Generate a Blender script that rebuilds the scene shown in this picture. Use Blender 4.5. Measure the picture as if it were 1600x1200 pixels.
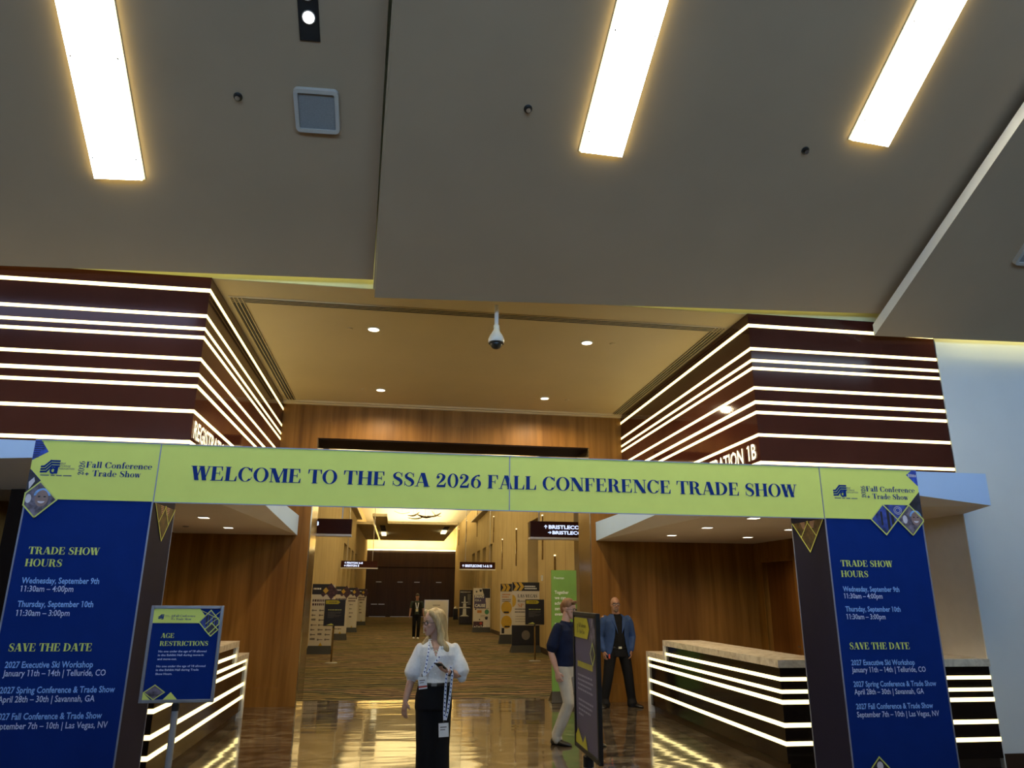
import bpy, bmesh, math, random
from mathutils import Vector, Matrix
random.seed(7)
for o in list(bpy.data.objects): bpy.data.objects.remove(o)
SC = bpy.context.scene
COL = SC.collection
PI = math.pi

# ------------------------------------------------------------------ camera
cam_d = bpy.data.cameras.new('camera'); cam = bpy.data.objects.new('camera', cam_d); COL.objects.link(cam)
cam_d.sensor_fit = 'HORIZONTAL'; cam_d.sensor_width = 36.0; cam_d.lens = 36.0*1126.28/1600
cam_d.clip_start = 0.05; cam_d.clip_end = 200
yaw, pit, rol = 0.148660572, 0.285227534, 0.00755022486
fw = Vector((math.sin(yaw)*math.cos(pit), math.cos(yaw)*math.cos(pit), math.sin(pit)))
r0 = Vector((math.cos(yaw), -math.sin(yaw), 0)); u0 = r0.cross(fw)
rt = math.cos(rol)*r0 + math.sin(rol)*u0; up = -math.sin(rol)*r0 + math.cos(rol)*u0
cam.matrix_world = Matrix(((rt.x, up.x, -fw.x, 0), (rt.y, up.y, -fw.y, 0), (rt.z, up.z, -fw.z, 1.80), (0, 0, 0, 1)))
SC.camera = cam

# ------------------------------------------------------------------ world, exposure, large lights
W = bpy.data.worlds.new('world'); SC.world = W; W.use_nodes = True
W.node_tree.nodes['Background'].inputs[0].default_value = (0.35, 0.42, 0.55, 1)
W.node_tree.nodes['Background'].inputs[1].default_value = 0.05
SC.view_settings.view_transform = 'Standard'; SC.view_settings.look = 'None'
SC.view_settings.gamma = 1.0; SC.view_settings.use_curve_mapping = False
SC.view_settings.exposure = 0.0
SC.cycles.use_denoising = True
SC.cycles.max_bounces = 6; SC.cycles.diffuse_bounces = 4; SC.cycles.glossy_bounces = 4
SC.cycles.sample_clamp_indirect = 4.0

def area(name, loc, rot, sx, sy, power, color, spread=180):
    l = bpy.data.lights.new(name, 'AREA'); l.shape = 'RECTANGLE'; l.size = sx; l.size_y = sy
    l.energy = power; l.color = color; l.spread = math.radians(spread)
    o = bpy.data.objects.new(name, l); COL.objects.link(o); o.location = loc; o.rotation_euler = rot
    return o
# daylight from the back of the lobby (behind the camera)
area('added_window_daylight', (0.9, -8.9, 4.8), (PI/2, 0, PI), 20, 3.2, 2400, (0.40, 0.65, 1.0))  # the high window wall it comes through is made up
area('clerestory_daylight', (-11.2, -8.9, 10.85), (math.radians(75), 0, PI), 7.5, 0.7, 70, (0.55, 0.62, 1.0))
area('clerestory_daylight', (15.5, -8.9, 10.6), (math.radians(75), 0, PI), 5, 0.6, 60, (0.6, 0.75, 0.9))
# hall beyond the portal: ceiling coves and added fill lights without fixtures
for yy, pw in ((20, 130), (32, 130)):
    area('hall_fill_light', (1.0, yy, 7.3), (0, 0, 0), 4.5, 8.0, pw, (1.0, 0.84, 0.46))  # added overhead fill, no such lamps hang in the hall
for sx_ in (-1, 1):
    area('hall_cove_light', (1.0+sx_*3.45, 31.0, 6.62), (0, sx_*math.radians(-35) + PI, 0), 0.2, 32.0, 720, (1.0, 0.84, 0.42))
area('hall_tray_fill', (1.0, 52.5, 6.35), (PI, 0, 0), 5.0, 13.0, 900, (1.0, 0.84, 0.42))  # added fill floating above the tray to brighten the ceiling
area('hall_end_cove_light', (1.0, 63.3, 5.62), (math.radians(150), 0, 0), 7.0, 0.3, 480, (1.0, 0.84, 0.42))

# ------------------------------------------------------------------ materials
M = {}
def mat(name, col, rough=0.5, metal=0.0, emit=None, estr=0.0, var=0.06, nscale=6.0, spec=0.5, bump=0.0):
    m = bpy.data.materials.new(name); m.use_nodes = True; nt = m.node_tree; b = nt.nodes['Principled BSDF']
    b.inputs['Roughness'].default_value = rough; b.inputs['Metallic'].default_value = metal
    b.inputs['Specular IOR Level'].default_value = spec
    tc = nt.nodes.new('ShaderNodeTexCoord'); nz = nt.nodes.new('ShaderNodeTexNoise'); nz.inputs['Scale'].default_value = nscale
    nz.inputs['Detail'].default_value = 4
    nt.links.new(tc.outputs['Object'], nz.inputs['Vector'])
    cr = nt.nodes.new('ShaderNodeValToRGB'); c = col
    cr.color_ramp.elements[0].position = 0.3; cr.color_ramp.elements[1].position = 0.7
    cr.color_ramp.elements[0].color = (c[0]*(1-var), c[1]*(1-var), c[2]*(1-var), 1)
    cr.color_ramp.elements[1].color = (min(1, c[0]*(1+var)), min(1, c[1]*(1+var)), min(1, c[2]*(1+var)), 1)
    nt.links.new(nz.outputs['Fac'], cr.inputs['Fac']); nt.links.new(cr.outputs['Color'], b.inputs['Base Color'])
    if bump:
        bp = nt.nodes.new('ShaderNodeBump'); bp.inputs['Strength'].default_value = bump; bp.inputs['Distance'].default_value = 0.01
        nt.links.new(nz.outputs['Fac'], bp.inputs['Height']); nt.links.new(bp.outputs['Normal'], b.inputs['Normal'])
    if emit:
        b.inputs['Emission Color'].default_value = (*emit, 1); b.inputs['Emission Strength'].default_value = estr
    M[name] = m; return m

def wood(name, dark, light, rough=0.35, scale=(9, 9, 0.5), board=0.0, spec=0.4):
    m = bpy.data.materials.new(name); m.use_nodes = True; nt = m.node_tree; b = nt.nodes['Principled BSDF']
    tc = nt.nodes.new('ShaderNodeTexCoord'); mp = nt.nodes.new('ShaderNodeMapping'); mp.inputs['Scale'].default_value = scale
    nt.links.new(tc.outputs['Object'], mp.inputs['Vector'])
    n1 = nt.nodes.new('ShaderNodeTexNoise'); n1.inputs['Scale'].default_value = 1.0; n1.inputs['Detail'].default_value = 6; n1.inputs['Distortion'].default_value = 0.6
    nt.links.new(mp.outputs['Vector'], n1.inputs['Vector'])
    n2 = nt.nodes.new('ShaderNodeTexNoise'); n2.inputs['Scale'].default_value = 0.22; n2.inputs['Detail'].default_value = 2
    nt.links.new(mp.outputs['Vector'], n2.inputs['Vector'])
    mx = nt.nodes.new('ShaderNodeMath'); mx.operation = 'MULTIPLY_ADD'; mx.inputs[1].default_value = 0.5
    hf = nt.nodes.new('ShaderNodeMath'); hf.operation = 'MULTIPLY'; hf.inputs[1].default_value = 0.5
    nt.links.new(n2.outputs['Fac'], hf.inputs[0]); nt.links.new(n1.outputs['Fac'], mx.inputs[0]); nt.links.new(hf.outputs[0], mx.inputs[2])
    cr = nt.nodes.new('ShaderNodeValToRGB'); cr.color_ramp.elements[0].position = 0.36; cr.color_ramp.elements[1].position = 0.64
    cr.color_ramp.elements[0].color = (*dark, 1); cr.color_ramp.elements[1].color = (*light, 1)
    nt.links.new(mx.outputs[0], cr.inputs['Fac']); nt.links.new(cr.outputs['Color'], b.inputs['Base Color'])
    b.inputs['Roughness'].default_value = rough; b.inputs['Specular IOR Level'].default_value = spec
    M[name] = m; return m

def emitter(name, col, strength):
    m = bpy.data.materials.new(name); m.use_nodes = True; nt = m.node_tree; b = nt.nodes['Principled BSDF']
    b.inputs['Base Color'].default_value = (0.8, 0.8, 0.75, 1); b.inputs['Roughness'].default_value = 0.6
    tc = nt.nodes.new('ShaderNodeTexCoord'); nz = nt.nodes.new('ShaderNodeTexNoise'); nz.inputs['Scale'].default_value = 3
    nt.links.new(tc.outputs['Object'], nz.inputs['Vector'])
    mr = nt.nodes.new('ShaderNodeMapRange'); mr.inputs['To Min'].default_value = strength*0.94; mr.inputs['To Max'].default_value = strength*1.06
    nt.links.new(nz.outputs['Fac'], mr.inputs['Value'])
    b.inputs['Emission Color'].default_value = (*col, 1); nt.links.new(mr.outputs['Result'], b.inputs['Emission Strength'])
    M[name] = m; return m

mat('ceiling_paint', (0.31, 0.220, 0.138), 0.9, var=0.04, nscale=1.2, bump=0.05)
mat('ceiling_edge', (0.72, 0.70, 0.66), 0.85, var=0.03)
mat('cove_wall', (0.72, 0.71, 0.40), 0.9, var=0.03)
mat('tan_ceiling', (0.58, 0.44, 0.24), 0.55, var=0.04, nscale=1.0)
mat('white_wall', (0.72, 0.74, 0.74), 0.85, var=0.03, nscale=1.5)
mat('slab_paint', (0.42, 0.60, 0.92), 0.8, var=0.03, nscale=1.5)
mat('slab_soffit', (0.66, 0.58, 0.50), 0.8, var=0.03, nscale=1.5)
mat('bay_wall', (0.55, 0.50, 0.42), 0.8, var=0.04)
mat('lacquer', (0.062, 0.017, 0.011), 0.06, var=0.15, nscale=1.5, spec=0.35)
mat('black_laminate', (0.012, 0.008, 0.007), 0.10, var=0.15, spec=0.4)
mat('slot_black', (0.006, 0.005, 0.005), 0.7)
mat('steel', (0.55, 0.56, 0.58), 0.32, 1.0)
mat('pole_grey', (0.30, 0.31, 0.34), 0.4, 0.35)
mat('alu_frame', (0.26, 0.28, 0.38), 0.5, 0.4)
mat('pewter_frame', (0.30, 0.30, 0.34), 0.4, 0.7)
mat('white_stone', (0.74, 0.73, 0.72), 0.25, var=0.06, nscale=5)
mat('bronze', (0.30, 0.21, 0.11), 0.14, 0.75, var=0.05)
mat('black_plastic', (0.012, 0.012, 0.013), 0.35)
mat('dark_frame', (0.030, 0.024, 0.020), 0.6, spec=0.15)
mat('white_plastic', (0.75, 0.76, 0.76), 0.35)
mat('speaker_bezel', (0.40, 0.37, 0.33), 0.5)
mat('grille', (0.20, 0.20, 0.20), 0.6, var=0.1, nscale=120)
mat('dark_wood', (0.016, 0.008, 0.005), 0.6, spec=0.08)
mat('brown_base', (0.045, 0.022, 0.012), 0.4)
mat('sign_maroon', (0.045, 0.011, 0.006), 0.5, spec=0.12)
mat('lime', (0.72, 0.80, 0.19), 0.6, var=0.02, spec=0.15)
mat('lime_outline', (0.62, 0.68, 0.16), 0.5, var=0.02)
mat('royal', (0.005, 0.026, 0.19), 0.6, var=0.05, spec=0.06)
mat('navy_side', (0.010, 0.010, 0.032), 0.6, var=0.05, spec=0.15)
mat('navy_text', (0.006, 0.030, 0.20), 0.6, var=0.02, spec=0.1)
mat('sky_text', (0.22, 0.45, 0.95), 0.5, var=0.02)
mat('pale_text', (0.55, 0.66, 1.0), 0.5, var=0.02)
mat('lime_text', (0.62, 0.74, 0.17), 0.5, var=0.02)
mat('cream', (0.62, 0.54, 0.40), 0.6, var=0.02)
mat('board_white', (0.66, 0.62, 0.54), 0.6, var=0.02)
mat('ink', (0.010, 0.011, 0.02), 0.5)
mat('gold', (0.60, 0.38, 0.04), 0.5)
mat('orange', (0.55, 0.22, 0.06), 0.5)
mat('grey_ink', (0.16, 0.14, 0.13), 0.5)
mat('maroon_photo', (0.055, 0.02, 0.035), 0.5, var=0.7, nscale=14)
mat('night_photo', (0.020, 0.018, 0.035), 0.5, var=0.9, nscale=14)
mat('city_photo', (0.030, 0.055, 0.30), 0.5, var=0.75, nscale=16)
mat('window_photo', (0.02, 0.06, 0.42), 0.5, var=0.5, nscale=20)
mat('crowd_photo', (0.13, 0.11, 0.16), 0.5, var=0.75, nscale=26)
mat('gold_photo', (0.06, 0.035, 0.010), 0.5, var=0.9, nscale=22)
mat('print_skin', (0.26, 0.17, 0.16), 0.5, var=0.2, nscale=20)
mat('print_pale', (0.62, 0.60, 0.70), 0.5, var=0.15)
mat('print_hat', (0.20, 0.40, 0.78), 0.5, var=0.25, nscale=30)
mat('print_stripe', (0.50, 0.30, 0.26), 0.5, var=0.2)
mat('kiosk_green', (0.17, 0.34, 0.055), 0.5, var=0.04)
mat('green_dot', (0.06, 0.25, 0.12), 0.5)
mat('red_dot', (0.45, 0.05, 0.03), 0.5)
mat('pale_print', (0.30, 0.29, 0.42), 0.5)
mat('white_ink', (0.85, 0.87, 0.82), 0.5, var=0.02)
mat('yellow_sign', (0.50, 0.43, 0.02), 0.5, var=0.03)
mat('purple_sign', (0.072, 0.058, 0.135), 0.5, var=0.05)
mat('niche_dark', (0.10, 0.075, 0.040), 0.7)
wood('wood_panel', (0.130, 0.054, 0.008), (0.275, 0.130, 0.026), 0.42, spec=0.15)
wood('wood_door', (0.09, 0.032, 0.006), (0.16, 0.062, 0.014), 0.42, spec=0.15)
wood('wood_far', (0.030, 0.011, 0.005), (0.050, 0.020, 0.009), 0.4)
emitter('led_strip', (1.0, 0.80, 0.31), 3.1)
emitter('led_letter', (1.0, 0.82, 0.48), 1.35)
emitter('lamp_panel', (1.0, 0.93, 0.74), 38.0)
emitter('lamp_panel_edge', (1.0, 0.86, 0.36), 8.0)
emitter('downlight_glow', (1.0, 0.90, 0.66), 3.0)
emitter('spot_glow', (1.0, 0.95, 0.9), 6.0)
emitter('tray_glow', (1.0, 0.86, 0.48), 2.0)
mat('tray_paint', (0.80, 0.70, 0.52), 0.8)
emitter('cove_led', (1.0, 0.88, 0.52), 1.8)
emitter('sign_glow', (0.55, 0.68, 1.0), 1.5)

def stone_floor():
    m = bpy.data.materials.new('stone_floor'); m.use_nodes = True; nt = m.node_tree; b = nt.nodes['Principled BSDF']
    tc = nt.nodes.new('ShaderNodeTexCoord')
    mp = nt.nodes.new('ShaderNodeMapping'); mp.inputs['Scale'].default_value = (0.9, 1.6, 1); nt.links.new(tc.outputs['Object'], mp.inputs['Vector'])
    n1 = nt.nodes.new('ShaderNodeTexNoise'); n1.inputs['Scale'].default_value = 2.6; n1.inputs['Detail'].default_value = 9; n1.inputs['Distortion'].default_value = 1.4
    nt.links.new(mp.outputs['Vector'], n1.inputs['Vector'])
    cr = nt.nodes.new('ShaderNodeValToRGB'); e = cr.color_ramp.elements
    e[0].position = 0.32; e[0].color = (0.030, 0.023, 0.018, 1); e[1].position = 0.70; e[1].color = (0.21, 0.175, 0.135, 1)
    k = e.new(0.5); k.color = (0.075, 0.058, 0.044, 1)
    nt.links.new(n1.outputs['Fac'], cr.inputs['Fac'])
    br = nt.nodes.new('ShaderNodeTexBrick'); br.inputs['Scale'].default_value = 1.0; br.offset = 0
    br.inputs['Brick Width'].default_value = 0.6; br.inputs['Row Height'].default_value = 0.6; br.inputs['Mortar Size'].default_value = 0.003
    br.inputs['Color1'].default_value = (1, 1, 1, 1); br.inputs['Color2'].default_value = (0.86, 0.86, 0.86, 1); br.inputs['Mortar'].default_value = (0.55, 0.5, 0.45, 1)
    nt.links.new(tc.outputs['Object'], br.inputs['Vector'])
    mx = nt.nodes.new('ShaderNodeMix'); mx.data_type = 'RGBA'; mx.blend_type = 'MULTIPLY'; mx.inputs['Factor'].default_value = 1
    nt.links.new(cr.outputs['Color'], mx.inputs[6]); nt.links.new(br.outputs['Color'], mx.inputs[7])
    nt.links.new(mx.outputs[2], b.inputs['Base Color'])
    b.inputs['Roughness'].default_value = 0.09; b.inputs['Specular IOR Level'].default_value = 0.6
    b.inputs['Coat Weight'].default_value = 0.35; b.inputs['Coat Roughness'].default_value = 0.03
    n2 = nt.nodes.new('ShaderNodeTexNoise'); n2.inputs['Scale'].default_value = 1.1; n2.inputs['Detail'].default_value = 2
    mp2 = nt.nodes.new('ShaderNodeMapping'); mp2.inputs['Scale'].default_value = (0.6, 2.2, 1)
    nt.links.new(tc.outputs['Object'], mp2.inputs['Vector']); nt.links.new(mp2.outputs['Vector'], n2.inputs['Vector'])
    bp = nt.nodes.new('ShaderNodeBump'); bp.inputs['Strength'].default_value = 0.22; bp.inputs['Distance'].default_value = 0.02
    nt.links.new(n2.outputs['Fac'], bp.inputs['Height']); nt.links.new(bp.outputs['Normal'], b.inputs['Normal']); nt.links.new(bp.outputs['Normal'], b.inputs['Coat Normal'])
    M['stone_floor'] = m
stone_floor()

def carpet():
    m = bpy.data.materials.new('carpet'); m.use_nodes = True; nt = m.node_tree; b = nt.nodes['Principled BSDF']
    tc = nt.nodes.new('ShaderNodeTexCoord')
    # broad bands running across the hall
    mp = nt.nodes.new('ShaderNodeMapping'); mp.inputs['Scale'].default_value = (0.16, 0.55, 1); nt.links.new(tc.outputs['Object'], mp.inputs['Vector'])
    n1 = nt.nodes.new('ShaderNodeTexNoise'); n1.inputs['Scale'].default_value = 1.0; n1.inputs['Detail'].default_value = 6; n1.inputs['Distortion'].default_value = 2.2
    nt.links.new(mp.outputs['Vector'], n1.inputs['Vector'])
    cr = nt.nodes.new('ShaderNodeValToRGB'); e = cr.color_ramp.elements
    e[0].position = 0.30; e[0].color = (0.055, 0.052, 0.034, 1); e[1].position = 0.72; e[1].color = (0.20, 0.165, 0.095, 1)
    for pos, c in ((0.40, (0.15, 0.115, 0.06, 1)), (0.47, (0.065, 0.07, 0.048, 1)), (0.53, (0.17, 0.12, 0.085, 1)), (0.60, (0.10, 0.075, 0.062, 1))):
        k = e.new(pos); k.color = c
    nt.links.new(n1.outputs['Fac'], cr.inputs['Fac'])
    # leaf-like scrolls
    w = nt.nodes.new('ShaderNodeTexWave'); w.wave_type = 'RINGS'; w.inputs['Scale'].default_value = 1.1; w.inputs['Distortion'].default_value = 7; w.inputs['Detail'].default_value = 3; w.inputs['Detail Scale'].default_value = 1.3
    nt.links.new(tc.outputs['Object'], w.inputs['Vector'])
    c2 = nt.nodes.new('ShaderNodeValToRGB'); c2.color_ramp.elements[0].position = 0.45; c2.color_ramp.elements[0].color = (0.42, 0.42, 0.44, 1)
    c2.color_ramp.elements[1].position = 0.6; c2.color_ramp.elements[1].color = (1.9, 1.75, 1.4, 1)
    nt.links.new(w.outputs['Fac'], c2.inputs['Fac'])
    mx = nt.nodes.new('ShaderNodeMix'); mx.data_type = 'RGBA'; mx.blend_type = 'MULTIPLY'; mx.inputs['Factor'].default_value = 0.9
    nt.links.new(cr.outputs['Color'], mx.inputs[6]); nt.links.new(c2.outputs['Color'], mx.inputs[7])
    nt.links.new(mx.outputs[2], b.inputs['Base Color']); b.inputs['Roughness'].default_value = 0.95; b.inputs['Specular IOR Level'].default_value = 0.1
    M['carpet'] = m
carpet()

def marble():
    m = bpy.data.materials.new('marble'); m.use_nodes = True; nt = m.node_tree; b = nt.nodes['Principled BSDF']
    tc = nt.nodes.new('ShaderNodeTexCoord'); n1 = nt.nodes.new('ShaderNodeTexNoise'); n1.inputs['Scale'].default_value = 5; n1.inputs['Detail'].default_value = 9; n1.inputs['Distortion'].default_value = 2.2
    nt.links.new(tc.outputs['Object'], n1.inputs['Vector'])
    cr = nt.nodes.new('ShaderNodeValToRGB'); e = cr.color_ramp.elements
    e[0].position = 0.30; e[0].color = (0.50, 0.43, 0.33, 1); e[1].position = 0.62; e[1].color = (0.76, 0.69, 0.56, 1)
    nt.links.new(n1.outputs['Fac'], cr.inputs['Fac']); nt.links.new(cr.outputs['Color'], b.inputs['Base Color']); b.inputs['Roughness'].default_value = 0.2
    M['marble'] = m
marble()

def fabric_wall():
    m = bpy.data.materials.new('fabric_wall'); m.use_nodes = True; nt = m.node_tree; b = nt.nodes['Principled BSDF']
    tc = nt.nodes.new('ShaderNodeTexCoord'); sp = nt.nodes.new('ShaderNodeSeparateXYZ'); nt.links.new(tc.outputs['Object'], sp.inputs['Vector'])
    md = nt.nodes.new('ShaderNodeMath'); md.operation = 'PINGPONG'; md.inputs[1].default_value = 0.75; nt.links.new(sp.outputs['Y'], md.inputs[0])
    lt = nt.nodes.new('ShaderNodeMath'); lt.operation = 'LESS_THAN'; lt.inputs[1].default_value = 0.018; nt.links.new(md.outputs[0], lt.inputs[0])
    n1 = nt.nodes.new('ShaderNodeTexNoise'); n1.inputs['Scale'].default_value = 1.5; nt.links.new(tc.outputs['Object'], n1.inputs['Vector'])
    cr = nt.nodes.new('ShaderNodeValToRGB'); cr.color_ramp.elements[0].color = (0.42, 0.31, 0.15, 1); cr.color_ramp.elements[1].color = (0.56, 0.43, 0.22, 1)
    nt.links.new(n1.outputs['Fac'], cr.inputs['Fac'])
    mx = nt.nodes.new('ShaderNodeMix'); mx.data_type = 'RGBA'; nt.links.new(lt.outputs[0], mx.inputs['Factor'])
    nt.links.new(cr.outputs['Color'], mx.inputs[6]); mx.inputs[7].default_value = (0.22, 0.15, 0.07, 1)
    nt.links.new(mx.outputs[2], b.inputs['Base Color']); b.inputs['Roughness'].default_value = 0.9
    M['fabric_wall'] = m
fabric_wall()

# ------------------------------------------------------------------ mesh helpers
class MB:
    def __init__(s): s.v = []; s.f = []; s.m = []
    def add(s, vs, fs, mi=0):
        b = len(s.v); s.v += [tuple(v) for v in vs]
        for f in fs: s.f.append([b+i for i in f]); s.m.append(mi)
        return s
    def box(s, x0, y0, z0, x1, y1, z1, mi=0):
        v = [(x0,y0,z0),(x1,y0,z0),(x1,y1,z0),(x0,y1,z0),(x0,y0,z1),(x1,y0,z1),(x1,y1,z1),(x0,y1,z1)]
        return s.add(v, [(0,3,2,1),(4,5,6,7),(0,1,5,4),(1,2,6,5),(2,3,7,6),(3,0,4,7)], mi)
    def hexa(s, v, mi=0):   # 8 corners: bottom ring, top ring
        return s.add(v, [(0,3,2,1),(4,5,6,7),(0,1,5,4),(1,2,6,5),(2,3,7,6),(3,0,4,7)], mi)
    def prism(s, poly, z0, z1, mi=0):
        n = len(poly)
        v = [(x, y, z0) for x, y in poly] + [(x, y, z1) for x, y in poly]
        return s.add(v, [tuple(range(n))[::-1], tuple(range(n, 2*n))] + [(i, (i+1) % n, n+(i+1) % n, n+i) for i in range(n)], mi)
    def cyl(s, c, r, h, n=24, axis='z', r2=None, mi=0):
        r2 = r if r2 is None else r2; v = []
        for k, (rr, t) in enumerate(((r, 0), (r2, h))):
            for i in range(n):
                a = 2*PI*i/n; p, q = rr*math.cos(a), rr*math.sin(a)
                v.append({'z': (c[0]+p, c[1]+q, c[2]+t), 'y': (c[0]+p, c[1]+t, c[2]+q), 'x': (c[0]+t, c[1]+p, c[2]+q)}[axis])
        fs = [tuple(range(n))[::-1], tuple(range(n, 2*n))] + [(i, (i+1) % n, n+(i+1) % n, n+i) for i in range(n)]
        return s.add(v, fs, mi)
    def lathe(s, c, prof, n=28, mi=0):
        v = []
        for r, z in prof:
            for i in range(n): a = 2*PI*i/n; v.append((c[0]+r*math.cos(a), c[1]+r*math.sin(a), c[2]+z))
        fs = []
        for k in range(len(prof)-1):
            for i in range(n): j = (i+1) % n; fs.append((k*n+i, k*n+j, (k+1)*n+j, (k+1)*n+i))
        fs.append(tuple(range(n))[::-1]); fs.append(tuple(range((len(prof)-1)*n, len(prof)*n)))
        return s.add(v, fs, mi)
    def ring(s, secs, n=20, mi=0, cap=True):
        # secs: list of (center, axis_u*ru, axis_v*rv)
        v = []
        for c, u, w in secs:
            for i in range(n):
                a = 2*PI*i/n; v.append(Vector(c) + Vector(u)*math.cos(a) + Vector(w)*math.sin(a))
        fs = []
        for k in range(len(secs)-1):
            for i in range(n): j = (i+1) % n; fs.append((k*n+i, k*n+j, (k+1)*n+j, (k+1)*n+i))
        if cap: fs.append(tuple(range(n))[::-1]); fs.append(tuple(range((len(secs)-1)*n, len(secs)*n)))
        return s.add(v, fs, mi)
    def tube(s, pts, n=14, mi=0, flat=1.0, side=None):
        # pts: list of (point, radius); round ends
        P = [Vector(p) for p, r in pts]; R = [r for p, r in pts]
        secs = []
        def frame(t):
            ref = Vector(side) if side else (Vector((0, 1, 0)) if abs(t.y) < 0.85 else Vector((1, 0, 0)))
            u = (ref - t*ref.dot(t)).normalized(); return u, t.cross(u)
        T = []
        for i in range(len(P)):
            a = P[max(i-1, 0)]; b = P[min(i+1, len(P)-1)]; T.append((b-a).normalized())
        u, w = frame(T[0])
        for q in (0.95, 0.7): secs.append((P[0]-T[0]*R[0]*q, u*R[0]*math.sqrt(1-q*q)*flat, w*R[0]*math.sqrt(1-q*q)))
        for i in range(len(P)): u, w = frame(T[i]); secs.append((P[i], u*R[i]*flat, w*R[i]))
        u, w = frame(T[-1])
        for q in (0.7, 0.95): secs.append((P[-1]+T[-1]*R[-1]*q, u*R[-1]*math.sqrt(1-q*q)*flat, w*R[-1]*math.sqrt(1-q*q)))
        return s.ring(secs, n, mi)
    def ell(s, c, r, n=20, m=12, mi=0, rot=None):
        v = []; fs = []
        for k in range(1, m):
            t = PI*k/m
            for i in range(n):
                a = 2*PI*i/n; p = Vector((r[0]*math.sin(t)*math.cos(a), r[1]*math.sin(t)*math.sin(a), r[2]*math.cos(t)))
                if rot: p = rot @ p
                v.append(Vector(c)+p)
        for k in range(m-2):
            for i in range(n): j = (i+1) % n; fs.append((k*n+i, (k+1)*n+i, (k+1)*n+j, k*n+j))
        tp = Vector((0, 0, r[2])); bt = Vector((0, 0, -r[2]))
        if rot: tp = rot @ tp; bt = rot @ bt
        v += [Vector(c)+tp, Vector(c)+bt]; a = len(v)-2
        for i in range(n): j = (i+1) % n; fs.append((a, i, j)); fs.append((a+1, (m-2)*n+j, (m-2)*n+i))
        return s.add(v, fs, mi)
    def xf(s, mtx, start=0):
        s.v = s.v[:start] + [tuple(mtx @ Vector(v)) for v in s.v[start:]]; return s
    def build(s, name, mats, parent=None, smooth=False, bevel=0.0):
        me = bpy.data.meshes.new(name); me.from_pydata(s.v, [], s.f)
        for q in (mats if isinstance(mats, (list, tuple)) else [mats]): me.materials.append(M[q] if isinstance(q, str) else q)
        for p, mi in zip(me.polygons, s.m): p.material_index = mi; p.use_smooth = smooth
        me.update()
        o = bpy.data.objects.new(name, me); COL.objects.link(o)
        if parent is not None: o.parent = parent
        if bevel:
            bv = o.modifiers.new('bevel', 'BEVEL'); bv.width = bevel; bv.segments = 2; bv.limit_method = 'ANGLE'
        return o

def tag(o, label=None, cat=None, group=None, kind=None):
    if label: o['label'] = label
    if cat: o['category'] = cat
    if group: o['group'] = group
    if kind: o['kind'] = kind
    return o
def thing(name, label, cat, loc=(0,0,0), rz=0.0, group=None):
    o = bpy.data.objects.new(name, None); COL.objects.link(o); o.empty_display_size = 0.1
    o.location = loc; o.rotation_euler = (0, 0, rz); return tag(o, label, cat, group)
def struct(name, mb, mats, **k):
    return tag(mb.build(name, mats, **k), kind='structure')
def copy_tree(o, parent=None):
    c = o.copy(); COL.objects.link(c)
    if parent is not None: c.parent = parent
    for ch in list(o.children): copy_tree(ch, c)
    return c

# plane frames for flat artwork: origin, right, up, normal
class FR:
    def __init__(s, o, r, u): s.o = Vector(o); s.r = Vector(r).normalized(); s.u = Vector(u).normalized(); s.n = s.r.cross(s.u)
    def p(s, x, y, d=0.0): return s.o + s.r*x + s.u*y + s.n*d
    def poly(s, mb, pts, d=0.002, mi=0):
        return mb.add([s.p(x, y, d) for x, y in pts], [tuple(range(len(pts)))], mi)
    def rect(s, mb, x0, y0, x1, y1, d=0.002, mi=0):
        return s.poly(mb, [(x0,y0),(x1,y0),(x1,y1),(x0,y1)], d, mi)
    def line(s, mb, pts, w, d=0.003, mi=0, closed=False):
        n = len(pts); seg = [(pts[i], pts[(i+1) % n]) for i in range(n if closed else n-1)]
        for k, (a, b) in enumerate(seg):
            a = Vector(a); b = Vector(b); t = (b-a)
            if t.length < 1e-6: continue
            t.normalize(); q = Vector((-t.y, t.x))*w/2; e = t*w/2
            s.poly(mb, [tuple(a-e-q), tuple(b+e-q), tuple(b+e+q), tuple(a-e+q)], d+0.00015*(k % 2), mi)
    def disc(s, mb, cx, cy, rx, ry, d=0.002, mi=0, n=24):
        return s.poly(mb, [(cx+rx*math.cos(2*PI*i/n), cy+ry*math.sin(2*PI*i/n)) for i in range(n)], d, mi)
FRONT = lambda x, y, z: FR((x, y, z), (1, 0, 0), (0, 0, 1))        # faces -Y

# ------------------------------------------------------------------ lettering
# bold display serif, drawn glyph by glyph; cap height 1
GS = 0.215; GH = 0.05; GT = 0.045; GO = 0.065
def g_rect(x0, y0, x1, y1): return [(x0,y0),(x1,y0),(x1,y1),(x0,y1)]
def g_ser(x0, x1, y, top=False):
    return g_rect(x0-GO, y-GT if top else y, x1+GO, y if top else y+GT)
def g_stem(x, w=GS, y0=0, y1=1, b=True, t=True):
    r = [g_rect(x, y0, x+w, y1)]
    if b: r.append(g_ser(x, x+w, y0))
    if t: r.append(g_ser(x, x+w, y1, True))
    return r
def g_diag(xb, xt, w, y0=0, y1=1): return [[(xb,y0),(xb+w,y0),(xt+w,y1),(xt,y1)]]
def g_bowl(cx, cy, rx, ry, ts, tt, a0=0, a1=360, n=30):
    out = []
    for i in range(n):
        p = math.radians(a0+(a1-a0)*i/n); q = math.radians(a0+(a1-a0)*(i+1)/n)
        o = lambda a: (cx+rx*math.cos(a), cy+ry*math.sin(a)); k = lambda a: (cx+(rx-ts)*math.cos(a), cy+(ry-tt)*math.sin(a))
        out.append([o(p), o(q), k(q), k(p)])
    return out
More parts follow.
